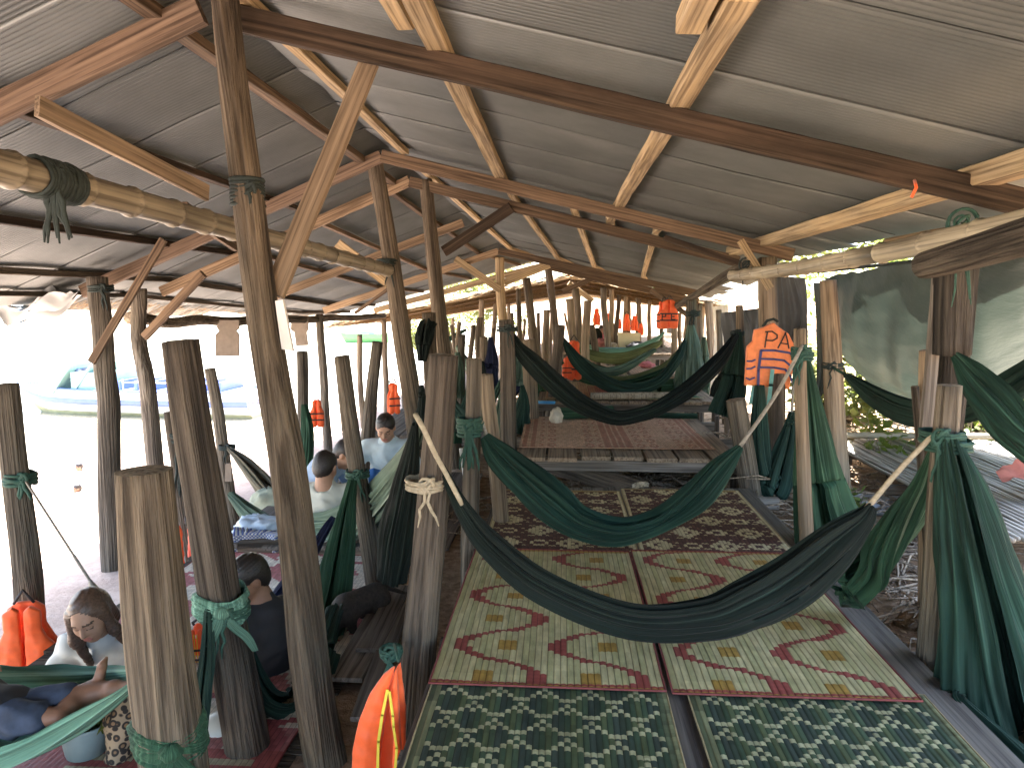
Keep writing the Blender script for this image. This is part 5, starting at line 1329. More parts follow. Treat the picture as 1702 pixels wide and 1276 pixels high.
# ------------------------------------------------------------------ people
SKIN = plain('skin', (.42, .235, .15), .55, .08, 30, bs=.08); SKIN_D = plain('skin_tanned', (.25, .125, .075), .55, .1, 30, bs=.08)
HAIR = plain('hair_black', (.018, .013, .011), .45, .4, 90, bs=.4); HAIR_B = plain('hair_dark_brown', (.095, .055, .036), .45, .45, 90, bs=.4)
LIP = plain('lips', (.36, .13, .10), .45, .05, 30, bs=0); BROW = plain('brow', (.10, .06, .042), .7, .1, 40, bs=0)
def frame(fwd, up=(0, 0, 1)):
    f = Vector(fwd).normalized(); u = Vector(up); r = f.cross(u).normalized(); u = r.cross(f)
    return r, f, u
def head_prims(c, fwd, up, s=1.0, neck=None):
    r, f, u = frame(fwd, up); c = Vector(c); B = np.array([list(r), list(f), list(u)]).T
    q = lambda x, y, z: tuple(c + (r * x + f * y + u * z) * s)
    pr_ = [('ell', q(0, -.012, .03), (.076*s, .095*s, .09*s), B, 0), ('ell', q(0, .018, -.03), (.062*s, .072*s, .085*s), B, .03*s), ('ell', q(0, .055, -.088), (.026*s, .022*s, .02*s), B, .03*s),
           ('ell', q(.036, .05, -.03), (.026*s, .026*s, .026*s), B, .03*s), ('ell', q(-.036, .05, -.03), (.026*s, .026*s, .026*s), B, .03*s),
           ('cap', q(-.03, .077, .022), q(.03, .077, .022), .013*s, .013*s, .02*s),
           ('cutell', q(.032, .094, .004), (.017*s, .014*s, .011*s), B, .012*s), ('cutell', q(-.032, .094, .004), (.017*s, .014*s, .011*s), B, .012*s),
           ('ell', q(.032, .076, .003), (.014*s, .012*s, .011*s), B, .004*s), ('ell', q(-.032, .076, .003), (.014*s, .012*s, .011*s), B, .004*s),
           ('cap', q(0, .086, .012), q(0, .104, -.028), .008*s, .0125*s, .01*s), ('ell', q(.013, .092, -.031), (.009*s, .009*s, .007*s), B, .007*s), ('ell', q(-.013, .092, -.031), (.009*s, .009*s, .007*s), B, .007*s),
           ('cap', q(-.02, .083, -.058), q(.02, .083, -.058), .007*s, .007*s, .008*s), ('cap', q(-.016, .083, -.069), q(.016, .083, -.069), .008*s, .008*s, .007*s),
           ('cutcap', q(-.022, .094, -.0635), q(.022, .094, -.0635), .0035*s, .0035*s, .004*s),
           ('ell', q(.078, -.005, -.005), (.011*s, .02*s, .03*s), B, .008*s), ('ell', q(-.078, -.005, -.005), (.011*s, .02*s, .03*s), B, .008*s)]
    if neck is not None: pr_.append(('cap', q(0, -.02, -.06), tuple(neck), .052*s, .056*s, .03*s))
    def mf(p):
        d = (p - np.array(c)) @ B / s; x, y, z = d[:, 0], d[:, 1], d[:, 2]; m = np.zeros(len(p), int)
        lip = (np.abs(x) < .024) & (y > .068) & (z < -.052) & (z > -.076) & ((x / .024) ** 2 + ((z + .064) / .0125) ** 2 < 1)
        bro = (np.abs(np.abs(x) - .033) < .02) & (y > .055) & (np.abs(z - .026 + 7 * (np.abs(x) - .033) ** 2) < .005)
        eye = (np.abs(np.abs(x) - .032) < .015) & (y > .055) & (np.abs(z + .004 + 6 * 0 - 9 * (np.abs(x) - .032) ** 2) < .003)
        m[lip] = 1; m[bro | eye] = 2
        return m
    return pr_, mf, (r, f, u, B, q)
def hand_prims(w, tip, palm_n, s=1.0, curl=.5, k=.006):
    """wrist, direction point, palm normal -> palm, four fingers of different length, thumb at the side"""
    w = Vector(w); d = (Vector(tip) - w).normalized(); n = Vector(palm_n); n = (n - d * n.dot(d)).normalized(); x = d.cross(n)
    pr_ = []
    for i, o in enumerate((-.027, -.009, .009, .027)):
        a = w + d * .015 * s + x * o * .5 * s; b_ = w + d * .085 * s + x * o * s
        pr_.append(('cap', tuple(a), tuple(b_), .016 * s, .0125 * s, .012 * s))
        L = (.062, .072, .068, .052)[i] * s; e = b_ + (d * math.cos(curl * .7) + n * math.sin(curl * .7)) * L * .5; e2 = e + (d * math.cos(curl * 1.7) + n * math.sin(curl * 1.7)) * L * .5
        pr_.append(('cap', tuple(b_), tuple(e), .009 * s, .0085 * s, .004)); pr_.append(('cap', tuple(e), tuple(e2), .0085 * s, .007 * s, .003))
    t0 = w + d * .03 * s - x * .024 * s; t1 = t0 + (d * .55 - x * .6 + n * .4).normalized() * .04 * s; t2 = t1 + (d * .9 + n * .4).normalized() * .03 * s
    pr_ += [('cap', tuple(t0), tuple(t1), .014 * s, .0105 * s, .008), ('cap', tuple(t1), tuple(t2), .0105 * s, .008 * s, .003)]
    return pr_
def foot_prims(an, toe, s=1.0, up=(0, 0, 1)):
    an, toe = Vector(an), Vector(toe); d = (toe - an).normalized(); u = Vector(up); u = (u - d * u.dot(d)).normalized(); x = d.cross(u)
    pr_ = [('cap', tuple(an), tuple(an - d * .03 * s - u * .045 * s), .038 * s, .032 * s, .02), ('cap', tuple(an - u * .04 * s), tuple(toe - d * .05 * s - u * .05 * s), .034 * s, .030 * s, .02)]
    for i, o in enumerate((-.03, -.013, .002, .016, .029)):
        b_ = toe - d * .055 * s - u * .052 * s + x * o * s
        pr_.append(('cap', tuple(b_), tuple(b_ + d * (.045 - .005 * i) * s), .013 * s, (.012 if i == 0 else .0085) * s, .004))
    return pr_
def person(label, J, s=1.0, skin=SKIN, shirt=None, shirt_sleeve='long', trousers=None, hair=None, hairstyle='short', h=.009, hands=True, group=None, shirt_h=None, shorts=False, hair_extra=(), collar=None, noise_amp=.0035, belly=.0, shorts_len=.36):
    """J: joints dict; every body is one continuous surface, clothes and hair are children"""
    g = {k: Vector(v) for k, v in J.items() if not isinstance(v, (int, float))}
    pe, ch, nk, hd = g['pelvis'], g['chest'], g['neck'], g['head']
    hp, mf, (r, f, u, B, q) = head_prims(hd, J['face'], J.get('up', (0, 0, 1)), s, nk)
    sr = (g['shR'] - g['shL']).normalized(); spine = (nk - pe).normalized(); fr = spine.cross(sr)
    TB = np.array([list(sr), list(fr), list(spine)]).T
    def torso(e):
        return [('ell', tuple(pe + spine * .05 * s), (.155*s + e, .115*s + e, .14*s + e), TB, .05*s), ('ell', tuple(pe.lerp(ch, .5)), (.14*s + e, (.105 + belly)*s + e, .17*s + e), TB, .06*s),
                ('ell', tuple(ch), (.165*s + e, .11*s + e, .17*s + e), TB, .06*s), ('cap', tuple(g['shL'].lerp(nk, .12)), tuple(g['shR'].lerp(nk, .12)), .056*s + e, .056*s + e, .06*s), ('cap', tuple(ch), tuple(nk), .08*s + e, .056*s + e * .6, .05*s)]
    def arm(S, e, part='all'):
        sh, el, wr = g['sh' + S], g['el' + S], g['wr' + S]; o = []
        o.append(('cap', tuple(sh), tuple(el if part != 'short' else sh.lerp(el, .75)), .052*s + e, .040*s + e, .04*s))
        if part != 'short': o.append(('cap', tuple(el), tuple(wr if part == 'all' else el.lerp(wr, .93)), .041*s + e, .026*s + e, .02*s))
        return o
    def leg(S, e, upto=1.0):
        hi, kn, an = g['hip' + S], g['kn' + S], g['an' + S]
        o = [('cap', tuple(hi), tuple(kn if upto >= .5 else hi.lerp(kn, upto * 2)), .085*s + e, (.056*s if upto >= .5 else .07*s) + e, .04*s)]
        if upto >= .5: o += [('cap', tuple(kn), tuple(kn.lerp(an, .35)), .054*s + e, .055*s + e, .02*s), ('cap', tuple(kn.lerp(an, .35)), tuple(an), .055*s + e, .036*s + e, .03*s)]
        return o
    pr_ = hp + torso(-.006)
    for S in 'LR':
        if 'wr' + S in g:
            pr_ += arm(S, 0)
            if hands: pr_ += hand_prims(g['wr' + S], g['hand' + S], J.get('palm' + S, (0, 0, -1)), s, J.get('curl', .6))
        if 'an' + S in g:
            pr_ += leg(S, 0)
            pr_ += foot_prims(g['an' + S], g['toe' + S], s, J.get('footup', (0, 0, 1)))
    root = solid_obj('person', pr_, h, [skin, LIP, BROW], None, tuple(V(pe.x, pe.y, min(pe.z, hd.z))), mf)
    tag(root, label, 'person', group)
    if shirt is not None:
        e = .012; sp_ = torso(e + .002)
        for S in 'LR':
            if 'wr' + S in g: sp_ += arm(S, e, 'all_' if shirt_sleeve == 'long' else 'short')
        if 'hem' in J: sp_.append(('plane', tuple(pe + spine * J['hem']), tuple(-spine), .01))
        sp_.append(('cutell', tuple(nk + fr * J.get('vneck', .05) * s + spine * .02), (.06*s, .07*s, .07*s), TB, .015))
        solid_obj('shirt', sp_, shirt_h or h, shirt, root, noise_amp=noise_amp)
        if collar is not None:
            b = MB(); n_ = 20
            rows = []
            for k in range(2):
                rows.append([nk + spine * ((.035 - .045 * k) * s) + (sr * math.cos(a) * (.068 + .022 * k) + fr * math.sin(a) * (.066 + .026 * k)) * s + spine * (-.05 * s * max(0, math.sin(a)) * (.6 + k * .6)) for a in [2*math.pi*i/n_ + math.pi/2 + .28 for i in range(n_ - 1)]])
            b.grid(rows, uv=False); b.build('collar', collar, root)
    if trousers is not None:
        sp_ = [('ell', tuple(pe + spine * .02 * s), (.165*s, .13*s, .14*s), TB, .05*s)]
        for S in 'LR':
            if 'an' + S in g: sp_ += leg(S, .014, shorts_len if shorts else .94 if True else 1)
        if not shorts: pass
        solid_obj('shorts' if shorts else 'trousers', sp_, h, trousers, root, noise_amp=noise_amp)
    if hair is not None:
        hs = [('ell', q(0, -.018, .034), (.084*s, .101*s, .094*s) if hairstyle == 'short' else (.081*s, .100*s, .091*s), B, 0)]
        if hairstyle == 'short': hs += [('ell', q(0, -.05, -.01), (.074*s, .065*s, .085*s), B, .02)]
        hs += [(k_[0], q(*k_[1]), q(*k_[2]), k_[3] * s, k_[4] * s, .03) for k_ in hair_extra]
        hs += [('cutell', q(0, .095, -.03 if hairstyle == 'short' else -.012), (.074*s if hairstyle == 'short' else .062*s, .075*s, .095*s if hairstyle == 'short' else .1*s), B, .01), ('cutell', q(.085, .015, -.02), (.022*s, .03*s, .035*s), B, .01) if hairstyle == 'short' else ('cutell', q(0, .12, -.06), (.045*s, .06*s, .06*s), B, .01)]
        if hairstyle == 'short': hs.append(('cutell', q(-.085, .015, -.02), (.022*s, .03*s, .035*s), B, .01))
        def fn(gr, D):
            d = (gr - np.array(hd)) @ B / s
            return D + .0022 * np.sin(150 * d[..., 0] + 60 * np.sin(9 * d[..., 2]))
        solid_obj('hair', hs, min(h, .006), hair, root, fn=fn)
    return root, g, q, (sr, fr, spine)
WHITE = plain('white_shirt', (.62, .64, .63), .8, .06, 14, sheen=.1); PALEBLUE = plain('pale_blue_shirt', (.50, .60, .64), .8, .07, 14, sheen=.1); SKYBLUE = plain('sky_blue_shirt', (.34, .45, .62), .8, .07, 14)
OFFW = plain('off_white_shirt', (.56, .57, .50), .8, .05, 14); BLK = plain('black_shirt', (.018, .018, .022), .8, .2, 14); DARKP = plain('dark_trousers', (.03, .03, .035), .8, .25, 14)
DENIM = plain('denim', (.04, .055, .09), .85, .45, 12); GREYS = plain('grey_shorts', (.26, .26, .27), .8, .15, 14); OLIVEP = plain('olive_trousers', (.10, .11, .08), .8, .2, 14)
def leopard():
    m, nt, b = new_mat('leopard_print')
    vec, oi = coords(nt, 'Object', (34, 34, 34))
    v = N(nt, 'ShaderNodeTexVoronoi', Scale=1.0); nt.links.new(vec, v.inputs['Vector'])
    r1 = ramp(nt, v.outputs['Distance'], [(.22, (.20, .12, .06)), (.32, (.015, .012, .01)), (.52, (.02, .015, .012)), (.6, (.3, .22, .14))])
    nt.links.new(r1.outputs[0], b.inputs['Base Color']); b.inputs['Roughness'].default_value = .8
    return m
LEO = leopard()
# woman leaning forward on the low ground left of the deck
hd = P(150, 1022, 3.15)
J = dict(head=hd, face=(.12, -.90, -.42), up=(-.10, -.3, .9), neck=hd + V(-.02, .10, -.125), chest=hd + V(-.02, .22, -.33), pelvis=hd + V(-.02, .42, -.68),
         shL=hd + V(-.215, .15, -.235), shR=hd + V(.185, .16, -.235), elL=hd + V(-.29, .0, -.46), wrL=hd + V(-.18, -.17, -.62), elR=hd + V(.27, .02, -.44), wrR=hd + V(.14, -.14, -.60),
         handL=hd + V(-.10, -.23, -.66), handR=hd + V(.05, -.2, -.64), palmL=(0, 0, -1), palmR=(0, 0, -1), hipL=hd + V(-.13, .36, -.7), hipR=hd + V(.09, .36, -.7),
         knL=hd + V(-.02, -.12, -.60), anL=hd + V(-.06, -.14, -1.0), toeL=hd + V(-.07, -.32, -1.03), knR=P(207, 1158, 2.78), anR=P(196, 1258, 2.74), toeR=P(176, 1285, 2.6), vneck=.07, hem=-.04)
person('long-haired woman in a white shirt and leopard print trousers, leaning forward', J, .98, SKIN, WHITE, 'long', LEO, HAIR_B, 'long', .0065,
       hair_extra=[('cap', (.068, .02, .03), (.086, .05, -.10), .032, .03), ('cap', (.086, .05, -.10), (.082, .06, -.26), .03, .016), ('cap', (-.066, .0, .02), (-.082, .01, -.10), .028, .024), ('cap', (-.082, .01, -.10), (-.085, .0, -.22), .024, .012),
                   ('cap', (.06, -.06, -.02), (.12, -.06, -.05), .045, .04), ('cap', (0, -.06, 0), (0, -.1, -.12), .07, .05)], collar=WHITE)
# man in black seen from behind on the red and white mat
hd = P(412, 962, 3.5)
J = dict(head=hd, face=(-.55, -.7, -.45), neck=hd + V(.05, .04, -.13), chest=hd + V(.09, .02, -.33), pelvis=hd + V(.06, .06, -.66), shL=hd + V(-.06, -.14, -.21), shR=hd + V(.17, .17, -.21),
         elL=hd + V(-.1, -.2, -.47), wrL=hd + V(-.28, -.18, -.52), elR=hd + V(.1, .3, -.46), wrR=hd + V(-.12, .2, -.58), handL=hd + V(-.36, -.14, -.54), handR=hd + V(-.2, .12, -.6),
         hipL=hd + V(.0, -.06, -.7), hipR=hd + V(.06, .14, -.7), knL=hd + V(-.25, -.42, -.52), anL=hd + V(-.1, -.5, -.80), toeL=hd + V(-.26, -.58, -.84), knR=hd + V(-.36, .1, -.58), anR=hd + V(-.3, -.12, -.80), toeR=hd + V(-.42, -.2, -.84), hem=-.1)
person('man in a black shirt sitting bent on the red and white mat, back to us', J, 1.0, SKIN_D, BLK, 'short', GREYS, HAIR, 'short', .009)
# three men on the rear low platform
hd = P(541, 776, 5.6)
J = dict(head=hd, face=(.15, .9, -.35), neck=hd + V(.01, -.06, -.12), chest=hd + V(.02, -.08, -.33), pelvis=hd + V(.02, -.02, -.56), shL=hd + V(.22, -.03, -.2), shR=hd + V(-.19, -.06, -.2),
         elL=hd + V(.27, .12, -.42), wrL=hd + V(.1, .3, -.46), elR=hd + V(-.25, .1, -.42), wrR=hd + V(-.02, .3, -.48), handL=hd + V(.03, .36, -.48), handR=hd + V(.05, .36, -.48),
         hipL=hd + V(.12, .06, -.6), hipR=hd + V(-.1, .06, -.6), knL=hd + V(.38, .3, -.56), anL=hd + V(.12, .42, -.62), toeL=hd + V(.0, .5, -.64), knR=hd + V(-.36, .3, -.56), anR=hd + V(-.1, .42, -.62), toeR=hd + V(.02, .5, -.64), hem=-.1)
person('man in an off-white shirt with cropped black hair, sitting back to us', J, 1.06, SKIN, OFFW, 'long', OLIVEP, HAIR, 'short', .010)
hd = P(576, 755, 6.05)
J = dict(head=hd, face=(.8, -.1, -.62), neck=hd + V(-.11, .03, -.05), chest=hd + V(-.25, .06, -.2), pelvis=hd + V(-.3, .1, -.52), shL=hd + V(-.13, -.14, -.14), shR=hd + V(-.14, .24, -.14),
         elL=hd + V(-.05, -.2, -.4), wrL=hd + V(.15, -.12, -.48), elR=hd + V(-.02, .26, -.4), wrR=hd + V(.16, .1, -.48), handL=hd + V(.23, -.07, -.5), handR=hd + V(.23, .06, -.5),
         hipL=hd + V(-.26, .0, -.56), hipR=hd + V(-.26, .2, -.56), knL=hd + V(.12, -.22, -.5), anL=hd + V(-.02, .0, -.6), toeL=hd + V(.12, .06, -.62), knR=hd + V(.12, .36, -.5), anR=hd + V(-.02, .14, -.6), toeR=hd + V(.1, .12, -.62), hem=-.1)
person('man in a sky blue shirt bowing his head low to the right', J, 1.04, SKIN, SKYBLUE, 'long', DARKP, HAIR, 'short', .010)
hd = P(641, 711, 6.7)
J = dict(head=hd, face=(.05, -.88, -.5), up=(0, -.2, 1), neck=hd + V(0, .08, -.13), chest=hd + V(0, .12, -.34), pelvis=hd + V(0, .16, -.62), shL=hd + V(-.21, .1, -.2), shR=hd + V(.21, .1, -.2),
         elL=hd + V(-.30, -.02, -.43), wrL=hd + V(-.06, -.18, -.50), elR=hd + V(.30, -.02, -.43), wrR=hd + V(.12, -.18, -.50), handL=hd + V(.0, -.24, -.51), handR=hd + V(.06, -.25, -.51), palmL=(.5, -.3, .8), palmR=(-.5, -.3, .8),
         hipL=hd + V(-.11, .1, -.66), hipR=hd + V(.11, .1, -.66), knL=hd + V(-.37, -.2, -.60), anL=hd + V(.05, -.32, -.66), toeL=hd + V(.2, -.34, -.68), knR=hd + V(.36, -.2, -.60), anR=hd + V(-.06, -.26, -.68), toeR=hd + V(-.2, -.28, -.69), vneck=.07, hem=-.06)
_, g, q, _ = person('man in a pale blue shirt sitting cross-legged, looking down at the phone in his hands', J, 1.06, SKIN, PALEBLUE, 'long', DARKP, HAIR, 'short', .009, collar=PALEBLUE)
b = MB(); b.box(g['handL'] + V(.03, -.05, .03), (.07, .14, .012), Matrix.Rotation(.5, 3, 'X')); o = b.build('phone', plain('phone_black', (.02, .02, .022), .2, .1, bs=0)); tag(o, 'dark phone held by the man in the pale blue shirt', 'phone')
# child in the mint hammock
kn = P(96, 1192, 2.42); an = P(150, 1143, 2.57)
J = dict(pelvis=V(-1.98, 2.43, .395), chest=V(-2.28, 2.46, .46), neck=V(-2.48, 2.47, .57), head=V(-2.58, 2.47, .66), face=(.7, 0, .7), up=(-.7, 0, .7), shL=V(-2.41, 2.34, .52), shR=V(-2.41, 2.60, .52), elL=V(-2.28, 2.29, .47), wrL=V(-2.14, 2.35, .51), elR=V(-2.28, 2.63, .47), wrR=V(-2.17, 2.54, .51),
         handL=V(-2.09, 2.39, .53), handR=V(-2.11, 2.5, .53), hipL=V(-1.94, 2.38, .41), hipR=V(-1.94, 2.49, .40), knL=kn, anL=an, toeL=P(159, 1090, 2.60), knR=V(-1.72, 2.55, .43), anR=V(-1.60, 2.53, .46), toeR=V(-1.55, 2.53, .55), footup=(-.8, 0, .35), hem=-.02)
person('child in denim shorts lying in the mint hammock, bare foot on its rim', J, .62, SKIN_D, BLK, 'short', DENIM, HAIR, 'short', .007, shorts=True, shorts_len=.2)
# two children sitting on the bright beach
for (px, py, Y, s, sh, lab) in [((128), 812, 10.6, .6, plain('orange_top', (.12, .022, .006), .8, .1), 'small child in an orange top sitting on the bright beach'), (131, 776, 12.0, .6, WHITE, 'small child in white sitting on the bright beach beyond the one in orange')]:
    hd = P(px, py, Y)
    J = dict(head=hd, face=(-.5, -.8, -.2), neck=hd + V(.02, .02, -.08), chest=hd + V(.03, .03, -.2), pelvis=hd + V(.04, .05, -.36), shL=hd + V(-.1, -.03, -.13), shR=hd + V(.13, .06, -.13), elL=hd + V(-.17, -.1, -.26), wrL=hd + V(-.24, -.16, -.34), elR=hd + V(.17, .0, -.27), wrR=hd + V(.1, -.14, -.34),
             handL=hd + V(-.28, -.2, -.37), handR=hd + V(.08, -.2, -.36), hipL=hd + V(-.02, .02, -.38), hipR=hd + V(.1, .05, -.38), knL=hd + V(-.16, -.2, -.3), anL=hd + V(-.24, -.24, -.48), toeL=hd + V(-.32, -.32, -.5), knR=hd + V(.06, -.22, -.3), anR=hd + V(.0, -.3, -.48), toeR=hd + V(-.06, -.38, -.5), hem=-.05)
    person(lab, J, s, SKIN_D, sh, 'short', DARKP, HAIR, 'short', .012, shorts=True)
# ------------------------------------------------------------------ dark dog crouched on the mat edge
c = P(600, 1003, 4.05); s = .86
B3 = None
fw = V(-.62, -.75, -.22).normalized(); rt = V(.75, -.62, 0).normalized()
def dq(x, y, z): return tuple(c + (rt * x + fw * y) * s + V(0, 0, z) * s)
pr_ = [('cap', dq(0, -.12, .0), dq(0, .12, .03), .085*s, .095*s, 0), ('cap', dq(0, .12, .04), dq(0, .24, -.03), .075*s, .055*s, .04), ('ell', dq(0, .27, -.08), (.055*s, .06*s, .06*s), None, .03), ('cap', dq(0, .29, -.11), dq(0, .325, -.165), .034*s, .022*s, .02),
       ('cap', dq(.04, .24, -.035), dq(.062, .235, .005), .02*s, .006*s, .01), ('cap', dq(-.04, .24, -.035), dq(-.062, .235, .005), .02*s, .006*s, .01), ('cap', dq(0, -.2, .02), dq(.05, -.36, -.1), .02*s, .01*s, .02), ('cap', dq(.05, -.36, -.1), dq(.12, -.42, -.17), .011*s, .007*s, .01)]
for sx in (.055, -.055):
    pr_ += [('cap', dq(sx, .13, -.02), dq(sx, .10, -.13), .04*s, .025*s, .03), ('cap', dq(sx, .10, -.13), dq(sx, .12, -.235), .022*s, .018*s, .01), ('cap', dq(sx, .12, -.24), dq(sx, .16, -.25), .02*s, .018*s, .01),
            ('cap', dq(sx, -.14, -.02), dq(sx * 1.2, -.06, -.12), .06*s, .035*s, .03), ('cap', dq(sx * 1.2, -.06, -.12), dq(sx * 1.1, -.16, -.19), .028*s, .02*s, .01), ('cap', dq(sx * 1.1, -.16, -.19), dq(sx, -.14, -.245), .018*s, .018*s, .01), ('cap', dq(sx, -.14, -.245), dq(sx, -.09, -.25), .02*s, .018*s, .01)]
cc = np.array(dq(0, .12, -.1))
o = solid_obj('dog', pr_, .007, [plain('dog_fur', (.035, .028, .022), .8, .45, 60, bs=.6), plain('dog_pale_fur', (.3, .24, .18), .8, .25, 60, bs=.5)], None, None, lambda p: ((p[:, 2] < c.z - .2) | ((p[:, 2] < c.z - .11) & (np.linalg.norm(p - np.array(dq(0, .3, -.13)), axis=1) < .035))).astype(int))
tag(o, 'dark dog with lowered head standing on the edge of the red and white mat', 'dog')
# ------------------------------------------------------------------ life vests
def poly_solid(name, poly, th_, h, frame_, mat, parent=None, puff=.6, split=None, noise_amp=.003, bend=0.):
    """poly in local (x,z) metres, extruded to thickness th_ with puffed faces; frame_=(origin, right, normal)"""
    A = np.array(poly, float); lo = A.min(0) - .03; hi = A.max(0) + .03
    nx, nz_ = int((hi[0] - lo[0]) / h) + 2, int((hi[1] - lo[1]) / h) + 2; ny = int((th_ + .06) / h) + 3
    X, Z = np.meshgrid(lo[0] + np.arange(nx) * h, lo[1] + np.arange(nz_) * h, indexing='ij'); d2 = np.full(X.shape, 1e9); ins = np.zeros(X.shape, bool)
    for i in range(len(A)):
        a, b = A[i], A[(i + 1) % len(A)]; e = b - a; t = np.clip(((X - a[0]) * e[0] + (Z - a[1]) * e[1]) / (e @ e + 1e-12), 0, 1)
        d2 = np.minimum(d2, np.hypot(X - a[0] - t * e[0], Z - a[1] - t * e[1]))
        cnd = (a[1] > Z) != (b[1] > Z); xi = (b[0] - a[0]) * (Z - a[1]) / (b[1] - a[1] + 1e-12) + a[0]; ins ^= cnd & (X < xi)
    sd2 = np.where(ins, -d2, d2)
    Yv = (np.arange(ny) - (ny - 1) / 2) * h
    halfT = th_ / 2 * (1 - puff + puff * np.clip(d2 * ins / (.07), 0, 1) ** .5)
    nzz = noise_amp * (np.sin(40 * X + 13 * Z) * np.sin(33 * Z + 3 * np.sin(25 * X)) + .6 * np.sin(90 * Z + 20 * X))
    D = np.maximum(sd2[:, None, :] , np.abs(Yv)[None, :, None] - (halfT + nzz)[:, None, :])
    v, q = surface_nets(D, (lo[0], Yv[0], lo[1]), h)
    o, r, n = frame_; o, r, n = Vector(o), Vector(r).normalized(), Vector(n).normalized(); u = V(0, 0, 1)
    b = MB(); b.v = [o + r * float(a[0]) + n * float(a[1] + bend * a[0] * a[0]) + u * float(a[2]) for a in v]; b.f = [list(map(int, a)) for a in q]; b.m = [0] * len(b.f)
    return b.build(name, mat, parent)
def stroke(b, pts, w, fr, d, r=None):
    """flat strip on a vest face at offset d along the normal"""
    o, rr, n = fr; o, rr, n = Vector(o), Vector(rr).normalized(), Vector(n).normalized(); t = .004
    for (x0, z0), (x1, z1) in zip(pts[:-1], pts[1:]):
        e = V(x1 - x0, 0, z1 - z0); L = e.length; e = e / L; s = V(-e.z, 0, e.x) * w / 2; e2 = e * w * .3
        q = [V(x0, 0, z0) - e2 - s, V(x0, 0, z0) - e2 + s, V(x1, 0, z1) + e2 + s, V(x1, 0, z1) + e2 - s]
        f_ = [o + rr * a.x + V(0, 0, a.z) + n * d for a in q]; k_ = [a - n * t for a in f_]
        b.add(f_ + k_, [(0, 1, 2, 3), (4, 7, 6, 5), (0, 4, 5, 1), (1, 5, 6, 2), (2, 6, 7, 3), (3, 7, 4, 0)], 0, True)
# the lettered vest, traced outline at its own distance
YV = 6.3; o0 = P(1280, 595, YV); k = YV / FPX
def L2(px, py): return ((px - 1280) * k, -(py - 595) * k)
cr = lambda x, y: L2(1180 + x / 6.716, 480 + y / 6.716)
fr = (o0, (1, 0, 0), (0, -1, 0))
pv = empty('life_vest', o0 + V(0, .03, -.3), 'faded orange life vest with the letters PA and blue straps', 'life vest', 'orange life vests hung about')
poly_solid('panel', [cr(*a) for a in [(487, 462), (580, 435), (640, 405), (690, 385), (735, 425), (850, 505), (925, 650), (928, 760), (895, 1000), (880, 1115), (690, 1092), (540, 1078), (400, 1068), (405, 860), (412, 645), (470, 590)]], .10, .006, fr, M['life_worn'], pv, .6, bend=.35)
b = MB(); dd = .062
stroke(b, [cr(*a) for a in [(590, 650), (600, 560), (612, 480)]], .011, fr, dd); stroke(b, [cr(*a) for a in [(590, 482), (660, 478), (715, 515), (715, 550), (670, 578), (606, 575)]], .011, fr, dd)
stroke(b, [cr(*a) for a in [(730, 655), (770, 570), (805, 490)]], .011, fr, dd); stroke(b, [cr(*a) for a in [(800, 490), (825, 570), (845, 660)]], .011, fr, dd); stroke(b, [cr(*a) for a in [(765, 605), (835, 615)]], .010, fr, dd)
b.build('lettering', M['black_ink'], pv)
for pts, w in [([(550, 682), (700, 684), (870, 712)], .018), ([(550, 775), (690, 778), (800, 792), (870, 850), (925, 920)], .016), ([(550, 868), (700, 870), (815, 890), (870, 960), (905, 1050)], .017), ([(550, 690), (530, 900), (535, 1150)], .021), ([(870, 720), (925, 800), (925, 900), (905, 1060)], .02), ([(405, 800), (455, 802), (490, 785)], .014), ([(405, 884), (450, 882), (490, 860)], .014), ([(402, 985), (440, 1003), (490, 980)], .013)]:
    b = MB(); stroke(b, [cr(*a) for a in pts], w, fr, dd + .004); b.build('strap', M['blue_strap'], pv)
b = MB(); stroke(b, [cr(*a) for a in [(675, 900), (665, 1060), (650, 1260)]], .032, fr, dd + .010); stroke(b, [cr(*a) for a in [(500, 1085), (475, 1270)]], .03, fr, .02); stroke(b, [cr(*a) for a in [(790, 1110), (795, 1270)]], .03, fr, .02); b.build('belt', M['teal_strap'], pv)
b = MB(); b.tube([P(1268, 542, YV), P(1275, 533, YV + .05), P(1286, 530, YV + .1), P(1292, 534, YV)], .012, 6); b.build('collar_loop', M['rope_dark'], pv)
